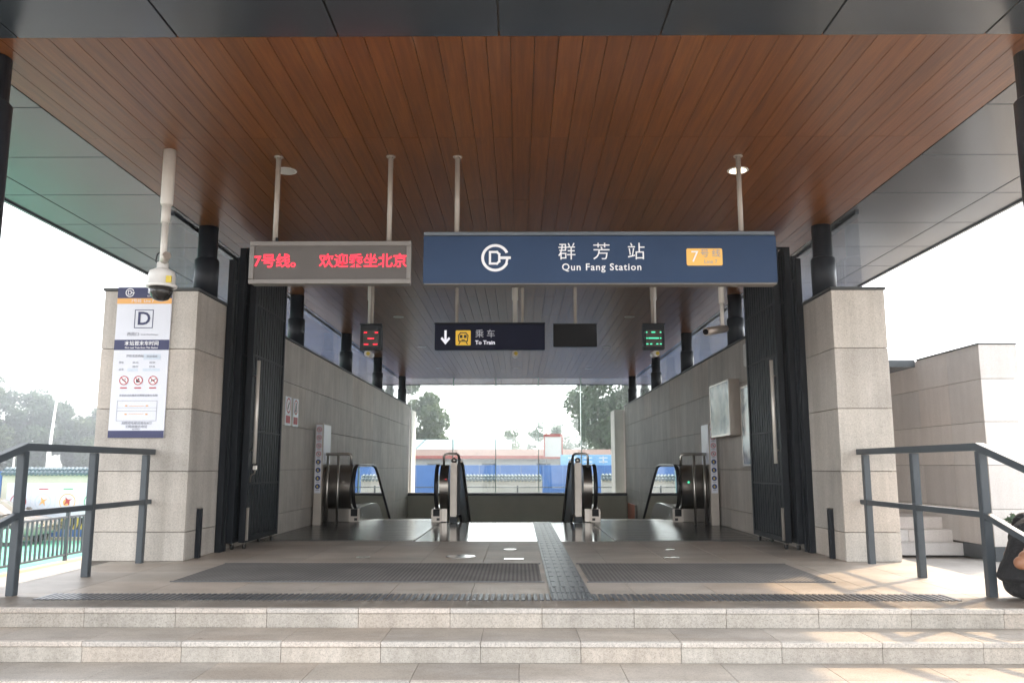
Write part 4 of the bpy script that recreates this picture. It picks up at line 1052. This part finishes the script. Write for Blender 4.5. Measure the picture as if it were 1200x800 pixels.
t = thing('roof_sign', (1.85, 43, G), 'small grey hut sign with red frame standing above the hoarding', 'sign')
box('panel', 1.40, 2.25, 43, 43.08, G+2.9, G+3.92, 'whitewall', t)
for a in ((1.33, 2.32, G+3.9205, G+4.07), (1.33, 2.32, G+2.84, G+2.899)): box('red_bar', a[0], a[1], 42.96, 43.1, a[2], a[3], 'redtrim', t)
for a in ((1.33, 1.399), (2.2505, 2.32)): box('red_bar', a[0], a[1], 42.97, 43.09, G+2.9, G+3.92, 'redtrim', t)
for x in (1.45, 2.15): box('leg', x, x+.05, 43.02, 43.07, G, G+2.84, 'steel_dark', t)

# ---- trees
def tree(x, y, h, r, lab, leafm, seed, n=5000, leaf=.16, group='trees in the background', trunk_h=.35, nclump=26, low=.28, squash=1.):
    rr = random.Random(seed)
    t = thing('tree', (x, y, G), lab, 'tree', group)
    clumps = []; m = MB()
    tr = .02*h+.06; th_ = h*trunk_h
    m.tube([(x, y, G-.05), (x+.05*r, y, G+th_*.6), (x-.03*r, y, G+th_*1.4), (x, y, G+h*.85)], [tr, tr*.8, tr*.6, tr*.12], 8)
    for k in range(nclump):
        u = (k+.5)/nclump; zz = G+h*(low+(1-low)*u); a = rr.uniform(0, 2*PI)
        env = math.sin(PI*min(1, .12+.88*(1-u)**.75))**.6 * (1.0 if u < .75 else .8)
        d = r*env*rr.uniform(.25, .95)*squash; cr = r*rr.uniform(.22, .42)*(1-.35*u)
        cx_, cy_ = x+d*math.cos(a), y+d*math.sin(a)
        clumps.append((cx_, cy_, zz-cr*.4, cr, cr**2))
        if k % 2 == 0:
            zs = G+max(th_*.7, (zz-G)*.62)
            m.tube([(x, y, zs), ((x+cx_)/2, (y+cy_)/2, (zs+zz)/2+.1), (cx_, cy_, zz-cr*.3)], [tr*.35, tr*.22, tr*.06], 6)
    m.done('trunk', 'bark', t)
    leaf_cloud('crown', clumps, n, leaf, leafm, t, seed)
    return t
tree(9.8, 70, 16.0, 7.0, 'large leafy dark green tree filling the far glass on the roof sign side', 'leaf', 11, 62000, .19, low=.25, nclump=40)
tree(-12.4, 84, 11.4, 5.2, 'yellow green tree at the edge of the far glass above the shed', 'leaf2', 12, 22000, .19, low=.2)
tree(-2.2, 135, 8.3, 4.2, 'small hazy tree beside the thin bare pole beyond the shed', 'leaf2', 13, 2500, .22)
tree(4.6, 140, 9.6, 4.6, 'small hazy tree rising behind the red framed hut sign', 'leaf', 14, 3500, .24)
tree(13.2, 140, 8.5, 5.2, 'hazy low tree beyond the pale banner hoarding', 'leaf', 15, 3500, .26)
FS = 2.3
lx = [(-52, 66, 11.2, 5.2), (-46.5, 68, 10.4, 5.0), (-42.2, 71, 8.8, 4.2), (-39.6, 76, 7.6, 3.6), (-36.5, 73, 7.2, 3.4)]
ll = ['tallest broad tree of the hazy row across the street', 'broad tree of the hazy row next to the tallest one', 'middle sized hazy tree rising just before the street lamp', 'lower hazy tree rising just past the street lamp', 'low hazy tree half hidden by the exit D pier']
for k, (x, y, h, r) in enumerate(lx):
    tree(x*FS, y*FS, (h-1.5-.92)*FS+2.42, r*FS, ll[k], 'leaf2' if k % 3 == 1 else 'leaf', 30+k, 30000, .30, 'hazy row of trees across the street', low=.05, nclump=44)
# street lamp and poles
t = thing('street_lamp', (-28.2, 50, G), 'tall pale street lamp with a single curved arm across the green yard', 'street lamp')
MB().tube([(-28.2, 50, G), (-28.2, 50, G+4), (-28.0, 50, G+7.1)], [.10, .085, .05], 12).done('pole', 'white', t)
MB().tube([(-28.0, 50, G+7.05), (-28.25, 50, G+7.35), (-28.9, 50, G+7.5)], .03, 8).done('arm', 'white', t)
box('lamp_head', -29.3, -28.8, 49.9, 50.1, G+7.48, G+7.56, 'white', t, .02)
for x, y, h, lab in ((-36.4, 60, 3.9, 'thin pale utility post in front of the tallest hazy tree'), (-34.0, 60, 3.9, 'thin pale utility post between the hazy tree and the street lamp')):
    t = thing('utility_post', (x, y, G), lab, 'post', 'thin utility posts')
    MB().tube([(x, y, G), (x, y, G+h)], .06, 8).done('pole', 'white', t); box('crossarm', x-.25, x+.25, y-.03, y+.03, G+h-.35, G+h-.29, 'white', t)
t = thing('site_barrier', (-35, 56, G), 'pale panelled street barrier with reddish posts in front of the hazy trees', 'barrier')
for k in range(16):
    x0 = -50+k*1.6
    box('panel', x0+.04, x0+1.56, 56, 56.05, G+.15, G+2.0, 'whitewall', t, .01); box('post', x0-.039, x0+.039, 55.97, 56.08, G, G+2.1, 'redtrim', t)
t = thing('flat_cabin', (-26.5, 46, G), 'low white flat roofed cabin beyond the tiled yard wall', 'cabin')
box('wall', -29.5, -20, 46, 49, G, G+1.75, 'whitewall', t); box('roof', -29.7, -19.8, 45.8, 49.2, G+1.7505, G+1.95, 'hoard_pale', t, .03)
for k in range(5): box('window', -29+k*1.8, -28+k*1.8, 45.98, 45.999, G+.7, G+1.4, 'car_glass', t)
t = thing('crane_pole', (-1.9, 90, G), 'thin bare leaning pole rising beyond the shed in the haze', 'pole')
MB().tube([(-2.2, 90, G), (-2.9, 90, G+6.8)], [.09, .05], 8).done('mast', 'steel_dark', t)

# ============================================================ turn lettering into meshes
bpy.context.view_layer.update()
dg = bpy.context.evaluated_depsgraph_get()
for o, name, parent, loc, rot, sx in TEXTS:
    me = bpy.data.meshes.new_from_object(o.evaluated_get(dg))
    q = bpy.data.objects.new(name, me); link(q); q.location = loc; q.rotation_euler = rot; q.scale = (sx, 1, 1)
    attach(q, parent)
for o, *_ in TEXTS: bpy.data.objects.remove(o)

# ============================================================ hazy air
hz = MB().box(-170, 110, -12, 230, -7.0, 28).done('haze', None)
mh = bpy.data.materials.new('haze_air'); mh.use_nodes = True; t_ = mh.node_tree; t_.nodes.clear()
vo = t_.nodes.new('ShaderNodeVolumePrincipled'); vo.inputs['Color'].default_value = (.9, .94, 1, 1); vo.inputs['Density'].default_value = .0024; vo.inputs['Anisotropy'].default_value = .8
oo = t_.nodes.new('ShaderNodeOutputMaterial'); t_.links.new(vo.outputs[0], oo.inputs['Volume'])
hz.data.materials.append(mh); props(hz, kind='stuff')
